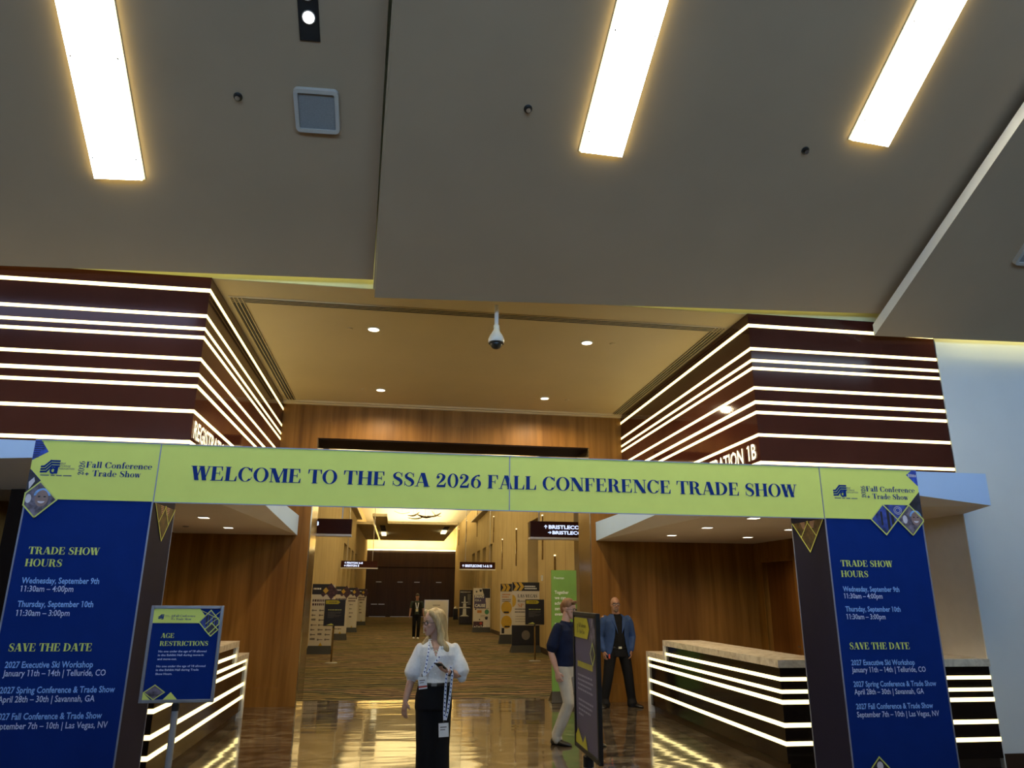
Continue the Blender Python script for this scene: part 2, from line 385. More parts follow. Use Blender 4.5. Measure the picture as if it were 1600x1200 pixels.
def g_stroke(pts, ws, n=8):
    P = [Vector(p) for p in pts]; out = []; C = []; Wd = []
    for i in range(len(P)-1):
        p0 = P[max(i-1,0)]; p1 = P[i]; p2 = P[i+1]; p3 = P[min(i+2,len(P)-1)]
        for k in range(n + (1 if i == len(P)-2 else 0)):
            t = k/n
            C.append(0.5*((2*p1)+(p2-p0)*t+(2*p0-5*p1+4*p2-p3)*t*t+(3*p1-p0-3*p2+p3)*t**3)); Wd.append(ws[i]*(1-t)+ws[i+1]*t)
    L = []; R = []
    for i in range(len(C)):
        d = (C[min(i+1,len(C)-1)]-C[max(i-1,0)]).normalized(); q = Vector((-d.y, d.x))*Wd[i]/2
        L.append(C[i]+q); R.append(C[i]-q)
    for i in range(len(C)-1): out.append([tuple(R[i]), tuple(R[i+1]), tuple(L[i+1]), tuple(L[i])])
    return out
def g_dot(cx, cy, r, n=14): return [[(cx+r*math.cos(2*PI*i/n), cy+r*math.sin(2*PI*i/n)) for i in range(n)]]
def G(ch):
    S = GS; H = GH
    if ch == 'E': return g_stem(.08) + [g_rect(.08,1-H,.66,1), [(.56,1),(.66,1),(.66,.70),(.62,.70)], g_rect(.08,0,.70,H), [(.58,0),(.70,0),(.72,.32),(.68,.32)], g_rect(.08,.50,.52,.50+H), g_rect(.49,.38,.525,.67)], .78
    if ch == 'F': return g_stem(.08) + [g_rect(.08,1-H,.66,1), [(.55,1),(.66,1),(.66,.68),(.62,.68)], g_rect(.08,.48,.50,.48+H), g_rect(.47,.36,.505,.65)], .72
    if ch == 'L': return g_stem(.08) + [g_rect(.08,0,.68,H), [(.55,0),(.68,0),(.70,.36),(.66,.36)]], .74
    if ch == 'T': return g_stem(.30, t=False) + [g_rect(.02,1-H,.80,1), [(.02,1),(.13,1),(.055,.68),(.015,.68)], [(.69,1),(.80,1),(.805,.68),(.765,.68)]], .82
    if ch == 'H': return g_stem(.08) + g_stem(.62) + [g_rect(.2,.48,.7,.48+H)], .92
    if ch == 'I': return g_stem(.08), .38
    if ch == 'N': return [g_rect(.12,0,.12+H,1)] + [g_ser(.10,.20,0)] + g_diag(.60,.06,.27) + [g_rect(.74,0,.74+H,1), g_ser(.72,.82,1,True), g_ser(.06,.2,1,True)], .92
    if ch == 'M': return [g_rect(.12,0,.12+H,1), g_ser(.10,.20,0), g_ser(.06,.18,1,True)] + g_diag(.42,.08,.25) + g_diag(.46,.78,.07) + g_stem(.80), 1.10
    if ch == 'W': return g_diag(.24,.03,.24) + g_diag(.30,.50,.06) + g_diag(.66,.46,.24) + g_diag(.75,.98,.06) + [g_ser(.04,.26,1,True), g_ser(.46,.68,1,True), g_ser(.96,1.06,1,True)], 1.10
    if ch == 'V': return g_diag(.32,.04,.26) + g_diag(.40,.66,.06) + [g_ser(.04,.30,1,True), g_ser(.64,.74,1,True)], .80
    if ch == 'A': return g_diag(.08,.36,.06) + g_diag(.58,.32,.26) + [g_rect(.18,.28,.66,.28+H), g_ser(.05,.16,0), g_ser(.58,.84,0)], .90
    if ch == 'O': return g_bowl(.46,.5,.43,.52,.20,.045), .92
    if ch == 'C': return g_bowl(.45,.5,.42,.52,.20,.045,38,322) + [[(.74,.68),(.80,.68),(.80,.98),(.76,.98),(.72,.80)], [(.72,.14),(.78,.19),(.82,.34),(.79,.34)]], .86
    if ch == 'G': return g_bowl(.45,.5,.42,.52,.20,.045,38,300) + [[(.74,.68),(.80,.68),(.80,.98),(.76,.98),(.72,.80)], g_rect(.62,.02,.82,.42), g_ser(.62,.82,.42,True)], .92
    if ch == 'D': return g_stem(.08, b=False, t=False) + g_bowl(.30,.5,.54,.5,.22,.045,-90,90) + [g_rect(.015,0,.31,.045), g_rect(.015,.955,.31,1)], .90
    if ch == 'R': return g_stem(.08) + g_bowl(.36,.745,.34,.255,.20,.045,-90,90) + [g_rect(.2,.955,.37,1), g_rect(.2,.49,.40,.535)] + g_stroke([(.40,.51),(.55,.40),(.60,.18),(.70,.03),(.86,.03)], [.06,.20,.20,.14,.04]), .88
    if ch == 'P': return g_stem(.08) + g_bowl(.36,.72,.34,.28,.20,.045,-90,90) + [g_rect(.2,.955,.37,1), g_rect(.2,.44,.37,.485)], .76
    if ch == 'U': return [g_rect(.10,.3,.10+S,1), g_rect(.74,.3,.74+H,1), g_ser(.10,.31,1,True), g_ser(.72,.82,1,True)] + g_bowl(.445,.32,.345,.34,.20,.05,180,290) + g_bowl(.445,.32,.345,.34,.05,.05,290,360), .92
    if ch == 'S': return g_stroke([(.60,.80),(.46,.965),(.30,.965),(.16,.80),(.20,.63),(.40,.50),(.54,.36),(.56,.18),(.42,.03),(.24,.03),(.10,.18)], [.05,.05,.06,.15,.19,.23,.20,.15,.06,.05,.05]) + [[(.57,.68),(.62,.68),(.62,.98),(.59,.98)], [(.07,.02),(.10,.02),(.12,.34),(.07,.34)]], .70
    if ch == 'Y': return g_diag(.32,.03,.24,.4,1) + g_diag(.42,.66,.06,.4,1) + [g_rect(.30,0,.52,.45), g_ser(.30,.52,0), g_ser(.03,.27,1,True), g_ser(.64,.74,1,True)], .80
    if ch == '0': return g_bowl(.36,.5,.33,.52,.17,.045), .72
    if ch == '2': return g_stroke([(.10,.72),(.16,.92),(.34,.97),(.50,.80),(.44,.56),(.24,.30),(.10,.10)], [.05,.07,.07,.19,.18,.08,.05]) + g_dot(.15,.73,.10) + [[(.07,0),(.60,0),(.64,.34),(.60,.34),(.50,.17),(.10,.14)]], .70
    if ch == '6': return g_bowl(.36,.33,.31,.34,.17,.04) + g_stroke([(.56,.98),(.34,.86),(.17,.62),(.13,.36)], [.03,.10,.17,.16]) + g_dot(.53,.92,.07), .72
    if ch == '7': return [[(.06,.78),(.10,.78),(.16,.86),(.60,.86),(.60,1),(.08,1)]] + g_diag(.18,.54,.16,0,.9), .66
    if ch == '1': return g_stem(.16, t=False) + [[(.05,.86),(.16,.90),(.16,1),(.05,.92)]], .46
    if ch == '+': return [g_rect(.06,.30,.56,.42), g_rect(.25,.11,.37,.61)], .64
    if ch == 'l': return g_stem(.07, .18, 0, 1.04, t=False) + [g_rect(.0,1,.2,1.04)], .34
    if ch == 'a': return g_stroke([(.08,.48),(.20,.63),(.36,.60),(.40,.46),(.40,.10),(.50,.03),(.58,.08)], [.08,.06,.12,.18,.18,.10,.03]) + g_bowl(.22,.18,.18,.19,.13,.04) + g_dot(.12,.49,.08), .60
    if ch == 'o': return g_bowl(.29,.32,.27,.34,.15,.04), .60
    if ch == 'n': return g_stem(.07,.17,0,.64,t=False) + [g_rect(.0,.60,.2,.64)] + g_stroke([(.18,.50),(.30,.63),(.44,.58),(.49,.40),(.49,.02)], [.04,.07,.15,.17,.17]) + [g_ser(.41,.575,0)], .68
    if ch == 'h': return g_stem(.07,.17,0,1.04,t=False) + [g_rect(.0,1,.2,1.04)] + g_stroke([(.18,.50),(.30,.63),(.44,.58),(.49,.40),(.49,.02)], [.04,.07,.15,.17,.17]) + [g_ser(.41,.575,0)], .68
    if ch == 'r': return g_stem(.07,.17,0,.64,t=False) + [g_rect(.0,.60,.2,.64)] + g_stroke([(.20,.42),(.30,.60),(.40,.60)], [.04,.06,.08]) + g_dot(.40,.54,.085), .50
    if ch == 'f': return g_stem(.09,.17,0,.9,t=False) + g_stroke([(.175,.82),(.24,1.02),(.38,1.0)], [.17,.08,.07]) + g_dot(.37,.94,.075) + [g_rect(.0,.595,.38,.64)], .42
    if ch == 'e': return g_bowl(.29,.32,.27,.34,.15,.04,0,318) + [g_rect(.10,.33,.55,.375), [(.40,.33),(.56,.33),(.56,.37),(.42,.37)]], .58
    if ch == 'c': return g_bowl(.29,.32,.27,.34,.15,.04,55,318) + g_dot(.43,.50,.085), .54
    if ch == 'd': return g_bowl(.27,.32,.25,.34,.15,.04) + [g_rect(.38,0,.55,1.04), g_rect(.28,1,.5,1.04), g_rect(.45,0,.63,.045)], .66
    if ch == 'w': return g_diag(.16,.02,.17,0,.64) + g_diag(.22,.36,.05,0,.64) + g_diag(.46,.30,.17,0,.64) + g_diag(.53,.70,.05,0,.64) + [g_rect(-.03,.60,.24,.64), g_rect(.28,.60,.5,.64), g_rect(.64,.60,.80,.64)], .80
    return [], .34
def serif_polys(text, track=0.0):
    out = []; x = 0
    for ch in text:
        ps, w = G(ch)
        for p in ps: out.append([(a+x, b) for a, b in p])
        x += w + track
    return out, x
def serif(fr, text, x0, x1, y, cap, mats, parent, name='lettering', d=0.003, rot90=False, mb=None):
    polys, w = serif_polys(text); sx = (x1-x0)/w if x1 is not None else cap
    off = 0.0
    for word in text.split(' '):
        ps, ww = serif_polys(word); mb = MB()
        for k, p in enumerate(ps): fr.poly(mb, [(x0 + (a+off)*sx, y + b*cap) for a, b in p], d + 0.00006*(k % 17))
        o = mb.build(name, mats, parent); off += ww + 0.34
    return o

# plain sans lettering uses Blender's built-in font, turned into meshes
_sc = {}
def sans_mesh(text, bold):
    if (text, bold) in _sc: return _sc[(text, bold)]
    cu = bpy.data.curves.new('t', 'FONT'); cu.body = text; cu.size = 1; cu.offset = bold; cu.resolution_u = 2
    o = bpy.data.objects.new('t', cu); COL.objects.link(o)
    dg = bpy.context.evaluated_depsgraph_get(); me = bpy.data.meshes.new_from_object(o.evaluated_get(dg))
    vs = [tuple(v.co) for v in me.vertices]; fs = [tuple(p.vertices) for p in me.polygons]
    bpy.data.objects.remove(o); bpy.data.curves.remove(cu); bpy.data.meshes.remove(me)
    if len(text) > 1 and '1' in text:
        bx1 = [v for v in sans_mesh('1', bold)[0]]; w1 = max(v[0] for v in bx1)-min(v[0] for v in bx1); h1 = max(v[1] for v in bx1)
        vs = list(vs); fs = list(fs)
        for i, ch in enumerate(text):
            if ch != '1': continue
            pv = sans_mesh_raw(text[:i+1], bold); xr = max(v[0] for v in pv); x0 = min(v[0] for v in sans_mesh_raw(text, bold)); xl = xr-w1
            n0 = len(vs); vs += [(xl-0.13, h1*0.80, 0), (xl+0.01, h1*0.86, 0), (xl+0.01, h1, 0), (xl-0.13, h1*0.90, 0)]; fs.append((n0, n0+1, n0+2, n0+3))
    _sc[(text, bold)] = (vs, fs); return vs, fs
_raw = {}
def sans_mesh_raw(text, bold):
    if (text, bold) not in _raw:
        cu = bpy.data.curves.new('t', 'FONT'); cu.body = text; cu.size = 1; cu.offset = bold; cu.resolution_u = 1
        o = bpy.data.objects.new('t', cu); COL.objects.link(o)
        dg = bpy.context.evaluated_depsgraph_get(); me = bpy.data.meshes.new_from_object(o.evaluated_get(dg))
        _raw[(text, bold)] = [tuple(v.co) for v in me.vertices]
        bpy.data.objects.remove(o); bpy.data.curves.remove(cu); bpy.data.meshes.remove(me)
    return _raw[(text, bold)]
CAPH = 0.70
def sans(fr, text, x0, x1, y, cap, mats, parent, name='lettering', bold=0.012, d=0.003, mb=None, mi=0, rot90=False):
    vs, fs = sans_mesh(text, bold); xs = [v[0] for v in vs]; a, b = min(xs), max(xs)
    sy = cap/CAPH; sx = (x1-x0)/(b-a) if x1 is not None else sy*0.85
    own = mb is None; mb = mb or MB()
    if rot90: P = [fr.p(x0 - v[1]*sy, y + (v[0]-a)*sx, d) for v in vs]
    else: P = [fr.p(x0 + (v[0]-a)*sx, y + v[1]*sy, d) for v in vs]
    mb.add(P, fs, mi)
    return mb.build(name, mats, parent) if own else mb

# ================================================================== THE SETTING
XL, XR, Y1, Y2, ZB, ZT = -2.26, 4.18, 7.93, 13.4, 3.25, 5.23
struct('floor', MB().box(-20, -9.2, -0.1, 24, 14.05, 0.0), 'stone_floor')
struct('floor', MB().box(-4.2, 14.05, -0.1, 6.2, 65, 0.004), 'carpet')
# lobby shell
struct('wall_back', MB().box(-20, -9.3, 0, 24, -9.05, 12), 'white_wall')
w = MB()
for k in range(11): w.box(-9.2+2*k, -9.05, 3.1, -9.1+2*k, -8.98, 6.5)
for z in (3.1, 4.75, 6.4): w.box(-9.2, -9.05, z, 10.9, -8.98, z+0.1)
struct('added_window_1', w, 'steel')  # frame of the made-up window wall, out of view
# unseen gallery added at the back of the lobby; its parapet shades the lower hall from the high windows
struct('floor', MB().box(-20, -9.0, 2.7, 24, -3.0, 2.95), 'ceiling_paint')  # gallery slab, made up with the parapet to block window light
struct('added_gallery_parapet', MB().box(-20, -3.12, 2.95, 24, -3.0, 3.5), 'white_wall')
struct('wall_left', MB().box(-20.2, -9.2, 0, -20, 9.2, 12), 'white_wall')
struct('wall_right', MB().box(24, -9.2, 0, 24.2, 8.2, 12), 'white_wall')
struct('ceiling', MB().box(-20, -9.2, 11.6, 24, -0.6, 11.8), 'ceiling_paint')

UPR = Vector((0.035, -0.838, 0.544))
def panel_frame(A, B): return FR(A, Vector(B)-Vector(A), UPR)
PL = panel_frame((-4.387, 7.8, 5.15), (-0.461, 7.8, 5.284))
PM = panel_frame((-0.433, 7.8, 5.062), (5.88, 7.8, 5.292))
PR = panel_frame((5.80, 7.8, 4.985), (7.943, 7.8, 5.03))
def rake(fr, s0, s1, t1, s0t, s1t, th):
    # hexahedral raked ceiling panel, vertical end faces
    a = [fr.p(s0, 0), fr.p(s1, 0), fr.p(s1t, t1), fr.p(s0t, t1)]
    b = [q + Vector((0, 0, th)) for q in a]
    return MB().hexa(a+b)
TL = 11.4
struct('ceiling', rake(PL, -15.6, 3.93, TL, -15.6, 3.98, 0.10), 'ceiling_paint')
pm = rake(PM, 0.0, 7.1, TL, 0.15, 7.1, 0.24)
struct('ceiling', pm, 'ceiling_paint')
q0 = [PM.p(-0.02, 0.12), PM.p(0.0, 0.12), PM.p(0.15, TL), PM.p(0.13, TL)]
struct('light_leak_strip', MB().hexa(q0+[q+Vector((0, 0, 0.6)) for q in q0]), 'ceiling_paint')  # strip added along the ceiling step to stop cove light leaking through
pr = rake(PR, 0.0, 18.2, TL, 0.75, 18.2, 0.15)
pr.m = [0, 0, 0, 0, 0, 1]
struct('ceiling', pr, ['ceiling_paint', 'ceiling_edge'])
# cove wall above the striped boxes, lit from the hidden cove
struct('wall_front', MB().box(-20, 7.945, 5.232, 24, 7.96, 12), 'cove_wall')
struct('ceiling', MB().box(XL, 7.962, ZT, XR, Y2, ZT+0.12), 'tan_ceiling')
for x0, x1, zz, nm in ((-9, 3.9, 5.45, 'a'), (6.7, 12, 5.35, 'c')):
    pass
def cove(x0, x1, z0, z1, power, tilt=75):
    l = area('cove_light', ((x0+x1)/2, 7.72, (z0+z1)/2), (math.radians(tilt), math.atan2(z0-z1, x1-x0), 0), x1-x0, 0.05, power, (1.0, 0.90, 0.32))
cove(-7.5, -0.6, 5.34, 5.57, 12); cove(-0.4, 5.7, 5.44, 5.67, 12); cove(6.1, 14, 5.42, 5.59, 48, 22)
# slot diffusers in the tan ceiling
sl = MB()
for dx in (0.0, 0.048, 0.096):
    for (a, b, c, d) in ((-2.17, 8.46, 4.12, 8.50), (-2.17, 8.46, -2.13, 13.25), (4.08, 8.46, 4.12, 13.25)):
        if b == 8.46 and d == 8.50: sl.box(a, b+dx, ZT-0.012, c, b+dx+0.038, ZT+0.01)
        elif a < 0: sl.box(a+dx, b, ZT-0.012, a+dx+0.038, d, ZT+0.01)
        else: sl.box(c-dx-0.038, b, ZT-0.012, c-dx, d, ZT+0.01)
struct('trim_1', sl, 'slot_black')
sl = MB()
for dx in (-0.024, 0.024, 0.072, 0.12):
    sl.box(-2.18, 8.462+dx, ZT-0.016, 4.13, 8.462+dx+0.012, ZT+0.01)
    sl.box(-2.168+dx, 8.43, ZT-0.016, -2.168+dx+0.012, 13.26, ZT+0.01); sl.box(4.118-dx-0.012, 8.43, ZT-0.016, 4.118-dx, 13.26, ZT+0.01)
struct('trim_2', sl, 'tan_ceiling')
struct('trim_3', MB().box(XL, 13.28, ZT-0.03, XR, 13.40, ZT).box(XL, 13.34, ZT-0.055, XR, 13.40, ZT-0.03), 'tan_ceiling')

# portal wall between lobby and hall (wood, with a polished reveal)
PX0, PX1, PZ = -1.605, 3.53, 4.555
struct('wall_portal', MB().box(-4.0, Y2, 0, PX0, 14.3, 7.4).box(PX1, Y2, 0, 6.9, 14.3, 7.4).box(PX0, Y2, PZ, PX1, 14.3, 7.4), 'wood_panel')
struct('trim_4', MB().box(PX0-0.30, Y2-0.012, 0, PX0-0.0, Y2, PZ+0.31).box(PX1, Y2-0.012, 0, PX1+0.31, Y2, PZ+0.31).box(PX0, Y2-0.012, PZ, PX1, Y2, PZ+0.31), 'wood_panel')
struct('trim_5', MB().box(PX0, Y2+0.01, 0, PX0+0.02, 14.31, PZ).box(PX1-0.02, Y2+0.01, 0, PX1, 14.31, PZ), 'bronze')
struct('trim_6', MB().box(PX0+0.02, Y2+0.01, PZ-0.02, PX1-0.02, 14.31, PZ), 'dark_wood')
struct('baseboard_portal', MB().box(-3.85, Y2-0.02, 0, PX0-0.30, Y2, 0.30).box(PX1+0.31, Y2-0.02, 0, 6.75, Y2, 0.30), 'wood_panel')
# right bay side wall with its door, and the white wall beyond
struct('wall_bay_right', MB().box(6.75, 9.9, 0, 6.95, 11.98, 3.3).box(6.75, 13.1, 0, 6.95, 13.4, 3.3).box(6.75, 11.98, 2.42, 6.95, 13.1, 3.3), 'wood_panel')
struct('wall_bay_right', MB().box(6.752, 7.945, 0, 6.95, 9.9, 3.3), 'bay_wall')
d = struct('door_1', MB().box(6.84, 11.98, 0, 6.89, 13.1, 2.42), 'wood_door')
MB().box(6.78, 12.0, 0.98, 6.84, 12.03, 1.06).box(6.78, 12.0, 0.98, 6.80, 12.16, 1.01).build('door_handle', 'steel', d)
MB().box(6.735, 11.90, 0, 6.76, 11.98, 2.50).box(6.735, 13.1, 0, 6.76, 13.18, 2.50).box(6.735, 11.98, 2.42, 6.76, 13.1, 2.50).build('door_casing', 'wood_panel', d)
struct('wall_front', MB().box(6.75, Y1, 0, 24, 7.944, 5.6).box(6.96, 7.944, 0, 24, 8.0, 5.2), 'white_wall')
struct('baseboard_right', MB().box(6.76, Y1-0.02, 0, 24, Y1, 0.15), 'brown_base')
# left bay side: wood wall and its dark return
struct('wall_left', MB().box(-20, 9.1, 0, -3.85, 9.3, 3.2), 'wood_panel')
struct('wall_bay_left', MB().box(-4.0, 9.3, 0, -3.85, 13.4, 3.2), 'wood_panel')
struct('wall_bay_left', MB().box(-3.86, 7.86, 0, -3.30, 9.1, 2.86), 'dark_wood')

# canopies over the counters
def canopy(name, pts_in, yf, xo, xob, zo, xi):
    s = 1 if xo > xi else -1
    T = 3.135
    A = (xi, Y2, 2.79); B = (xi, yf, 3.06); Cc = (xo, yf, zo); E = (xi+s*0.33, 8.2, 2.80); D = (xob, Y2, 2.79); F = (xob, Y1, 2.79)
    v = [A, B, Cc, E, D, F, (xi, Y2, T), (xi, yf, T), (xo, yf, T), (xob, Y2, T), (xob, Y1, T)]
    fs = [((0, 1, 3), 1), ((1, 2, 3), 1), ((0, 3, 5, 4), 1), ((3, 2, 5), 1), ((1, 0, 6, 7), 0), ((2, 1, 7, 8), 0), ((5, 2, 8, 10), 0), ((4, 5, 10, 9), 0), ((6, 9, 10, 8, 7), 0), ((0, 4, 9, 6), 0)]
    mb = MB(); mb.add(v, [f for f, _ in fs]); mb.m = [m for _, m in fs]
    if s < 0: mb.f = [f[::-1] for f in mb.f]
    return struct(name, mb, ['slab_paint', 'slab_soffit'])
canopy('ceiling', None, 7.09, 6.39, 6.75, 2.785, 3.62)
canopy('ceiling', None, 7.09, -8.0, -8.3, 2.72, -1.81)

# hall beyond
HX0, HX1, HY0, HY1, HZ = -2.75, 4.75, 14.3, 64.0, 7.4
def hall_wall(name, x0, x1, ops):
    mb = MB(); y = HY0
    for a, b, z in ops:
        mb.box(x0, y, 0, x1, a, HZ); mb.box(x0, a, z, x1, b, HZ); y = b
    mb.box(x0, y, 0, x1, HY1, HZ)
    return struct(name, mb, 'fabric_wall')
opsL = [(15.2, 16.6, 4.3), (22.0, 23.2, 4.3), (37.4, 39.5, 4.25), (40.6, 42.4, 4.25), (43.6, 45.5, 4.25), (47.0, 49.0, 4.25)]
opsR = [(18.9, 19.9, 4.15), (25.3, 27.4, 4.45), (38.2, 39.9, 4.4), (41.1, 42.8, 4.4), (44.2, 46.0, 4.4), (47.2, 49.0, 4.4)]
hall_wall('wall_hall_left', -3.25, HX0, opsL); hall_wall('wall_hall_right', HX1, 5.25, opsR)
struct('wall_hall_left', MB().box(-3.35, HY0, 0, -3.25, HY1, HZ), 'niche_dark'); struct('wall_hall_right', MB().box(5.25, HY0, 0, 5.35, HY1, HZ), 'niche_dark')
n = 2
for ops, x0, x1 in ((opsL, -3.249, -3.21), (opsR, 5.21, 5.249)):
    for a, b, z in ops:
        struct('door_%d' % n, MB().box(x0, a+0.02, 0.004, x1, b-0.02, 2.35), 'wood_panel'); n += 1
struct('baseboard_hall', MB().box(HX0, 27.4, 0.004, HX0+0.02, 37.4, 0.18).box(HX1-0.02, 27.4, 0.004, HX1, 38.2, 0.18).box(HX1-0.02, 19.9, 0.004, HX1, 25.3, 0.18).box(HX1-0.02, 49, 0.004, HX1, HY1, 0.18), 'brown_base')
struct('ceiling', MB().box(-3.3, HY0, HZ, 5.3, 64.6, HZ+0.1), 'bay_wall')
for x_, y_ in ((-1.2, 53.2), (2.9, 50.6)):
    t_ = thing('tray_lamp', 'glowing cluster lamp under the far ceiling tray, the %s one' % ('left' if x_ < 0 else 'right'), 'ceiling light', (x_, y_, 6.0), 0, 'far tray lamps')
    for k in range(5): MB().box(-.16, -1.1+.45*k, -.12-.03*(k % 2), .16, -.8+.45*k, -.004).build('lamp_block', 'tray_glow', t_)
struct('ceiling', MB().box(HX0, 46.5, 6.0, HX0+1.0, 60, 6.15).box(HX0+1.0+0.9, 45.8, 6.0, 3.5, 60.2, 6.15).box(-1.62, 41.6, 6.0, -0.82, 60.2, 6.16), 'tray_paint')
struct('trim_7', MB().box(HX0, HY0, 6.3, HX0+0.32, 47, 6.38).box(HX1-0.32, HY0, 6.3, HX1, 47, 6.38), 'bay_wall')
tr = MB()
for x0 in (-1.35, 2.75):
    tr.box(x0, 47, 5.985, x0+0.34, 51.5, 6.01)
struct('trim_10', tr, 'slot_black')
struct('wall_end', MB().box(-3.3, 64.0, 0, 5.3, 64.2, 5.42), 'wood_far')
struct('wall_end', MB().box(-3.3, 64.3, 5.3, 5.3, 64.5, HZ), 'fabric_wall')
struct('trim_8', MB().box(HX0, 63.9, 5.42, HX1, 64.02, 5.50), 'cove_led')
struct('trim_9', MB().box(HX0, 63.93, 4.0, HX1, 64.0, 4.05), 'dark_wood')
for k, (a, b, z) in enumerate(((-2.30, -0.95, 2.25), (-0.55, 0.85, 3.9), (0.88, 2.25, 3.9), (2.62, 4.2, 2.28))):
    d = struct('door_%d' % n, MB().box(a, 63.93, 0.004, b, 63.99, z), 'wood_far'); n += 1
    if z < 3: MB().box(a+0.12, 63.86, 0.98, (a+b)/2-0.05, 63.93, 1.04).box((a+b)/2+0.05, 63.86, 0.98, b-0.12, 63.93, 1.04).build('push_bar', 'steel', d)
    MB().box(a, 63.92, 0.004, b, 63.93, 0.05).build('kick_plate', 'steel', d)
    MB().box((a+b)/2-0.25, 63.8, 2.78, (a+b)/2+0.2, 63.93, 2.84).build('door_closer', 'steel', d)
# enclosure behind the side bays and above the boxes
struct('wall_front', MB().box(-20, 7.96, 3.14, -8.25, 8.3, 5.3), 'wood_panel')

# ================================================================== STRIPED BOXES ABOVE THE COUNTERS
STR = [(5.093, 5.047), (4.783, 4.742), (4.63, 4.591), (4.528, 4.488), (4.276, 4.236), (4.098, 4.054), (3.968, 3.928), (3.689, 3.65), (3.354, 3.314)]
def striped_box(label, xs, xo, word):
    s = 1 if xo > xs else -1
    t = thing('striped_bulkhead', label, 'bulkhead', (xs, Y1, ZB), 0, 'striped bulkheads over the counters')
    L = abs(xo-xs); dpt = Y2-Y1-0.005
    b = MB()
    zs = [ZT] + [z for p in STR for z in p] + [ZB]
    for k in range(0, len(zs), 2):
        z1, z0 = zs[k]-ZB, zs[k+1]-ZB
        if z1-z0 > 0.003: b.box(min(0, s*L), 0, z0, max(0, s*L), dpt, z1)
    b.box(min(s*0.02, s*L), 0.02, 0, max(s*0.02, s*L), dpt, ZT-ZB-0.002, 0)
    b.build('panelling', 'lacquer', t)
    for (z1, z0) in STR:
        q = MB(); a, c = z0-ZB+0.002, z1-ZB-0.002
        x0, x1 = (-0.004, L) if s > 0 else (-L, 0.004)
        q.box(x0, -0.004, a, x1, 0.016, c)
        if s > 0: q.box(-0.004, 0.016, a, 0.016, dpt, c)
        else: q.box(-0.016, 0.016, a, 0.004, dpt, c)
        q.build('light_strip', 'led_strip', t)
    fr = FR((-0.003, dpt, 0), (0, -1, 0), (0, 0, 1)) if s > 0 else FR((0.003, 0, 0), (0, 1, 0), (0, 0, 1))
    x0 = dpt-2.0 if s > 0 else 0.07; a, c = word.split(' ')
    sans(fr, a, x0, x0+1.58, 3.40-ZB, 0.185, 'led_letter', t, 'illuminated_lettering', 0.02, 0.006)
    sans(fr, c, x0+1.69, x0+1.92, 3.40-ZB, 0.185, 'led_letter', t, 'illuminated_lettering', 0.02, 0.006)
    return t
striped_box('glossy dark brown bulkhead with white light lines over the left counter, lettering starts REGIST', XL, -8.2, 'REGISTRATION 1A')
striped_box('glossy dark brown bulkhead with white light lines over the right counter, lettering ends 1B', XR, 6.73, 'REGISTRATION 1B')

# ================================================================== RECEPTION COUNTERS
CST = [(0.961, 0.922), (0.834, 0.796), (0.731, 0.688), (0.502, 0.458), (0.32, 0.277)]
def counter(label, xs, xo):
    s = 1 if xo > xs else -1
    t = thing('reception_counter', label, 'counter', (xs, Y1, 0), 0, 'light-striped reception counters')
    L = abs(xo-xs); YE = 3.60; YL = 4.42
    def bx(mb, a, y0, z0, c, y1, z1, mi=0): mb.box(min(s*a, s*c), y0, z0, max(s*a, s*c), y1, z1, mi)
    b = MB(); bx(b, 0.0, 0.0, 0.105, L, 0.55, 1.06); bx(b, 0.0, 0.55, 0.105, 0.55, YE, 1.06); bx(b, 0.0, YE, 0.105, 0.55, YL-0.06, 0.84)
    b.build('front_panelling', 'black_laminate', t)
    b = MB(); bx(b, 0.06, 0.06, 0, L, 0.5, 0.105); bx(b, 0.06, 0.5, 0, 0.5, YL-0.06, 0.105); b.build('plinth', 'brown_base', t)
    b = MB(); bx(b, -0.03, -0.03, 1.06, L, 0.60, 1.14); bx(b, -0.03, 0.60, 1.06, 0.60, YE, 1.14); b.build('raised_countertop', 'marble', t)
    b = MB(); bx(b, -0.03, YE, 0.84, 0.60, YL, 0.92); b.build('lower_countertop', 'marble', t)
    b = MB(); bx(b, -0.03, YE-0.07, 0.84, 0.60, YE, 1.06); b.build('step_panel', 'white_stone', t)
    b = MB(); bx(b, -0.03, YL-0.07, 0.0, 0.60, YL, 0.84); b.build('end_panel', 'white_stone', t)
    for k, (z1, z0) in enumerate(CST):
        q = MB(); ye = YE-0.07 if k == 0 else YL-0.07
        bx(q, -0.008, -0.008, z0, L, 0.004, z1); bx(q, -0.008, 0.004, z0, 0.004, ye, z1)
        q.build('light_strip', 'led_strip', t)
    return t
counter('black reception counter with glowing lines and marble top behind the age sign', XL, -3.29)
cr_ = counter('black reception counter with glowing lines and marble top beside the right arch tower', XR, 6.745)
q = thing('card_reader', 'small black card reader on the wood wall beside the right bay door', 'card reader', (6.75, 11.62, 1.05))
MB().box(-0.03, -0.045, 0, 0, 0.045, 0.17).build('housing', 'black_plastic', q, bevel=0.008); MB().box(-0.033, -0.03, 0.12, -0.029, 0.03, 0.13).build('status_light', 'red_dot', q)

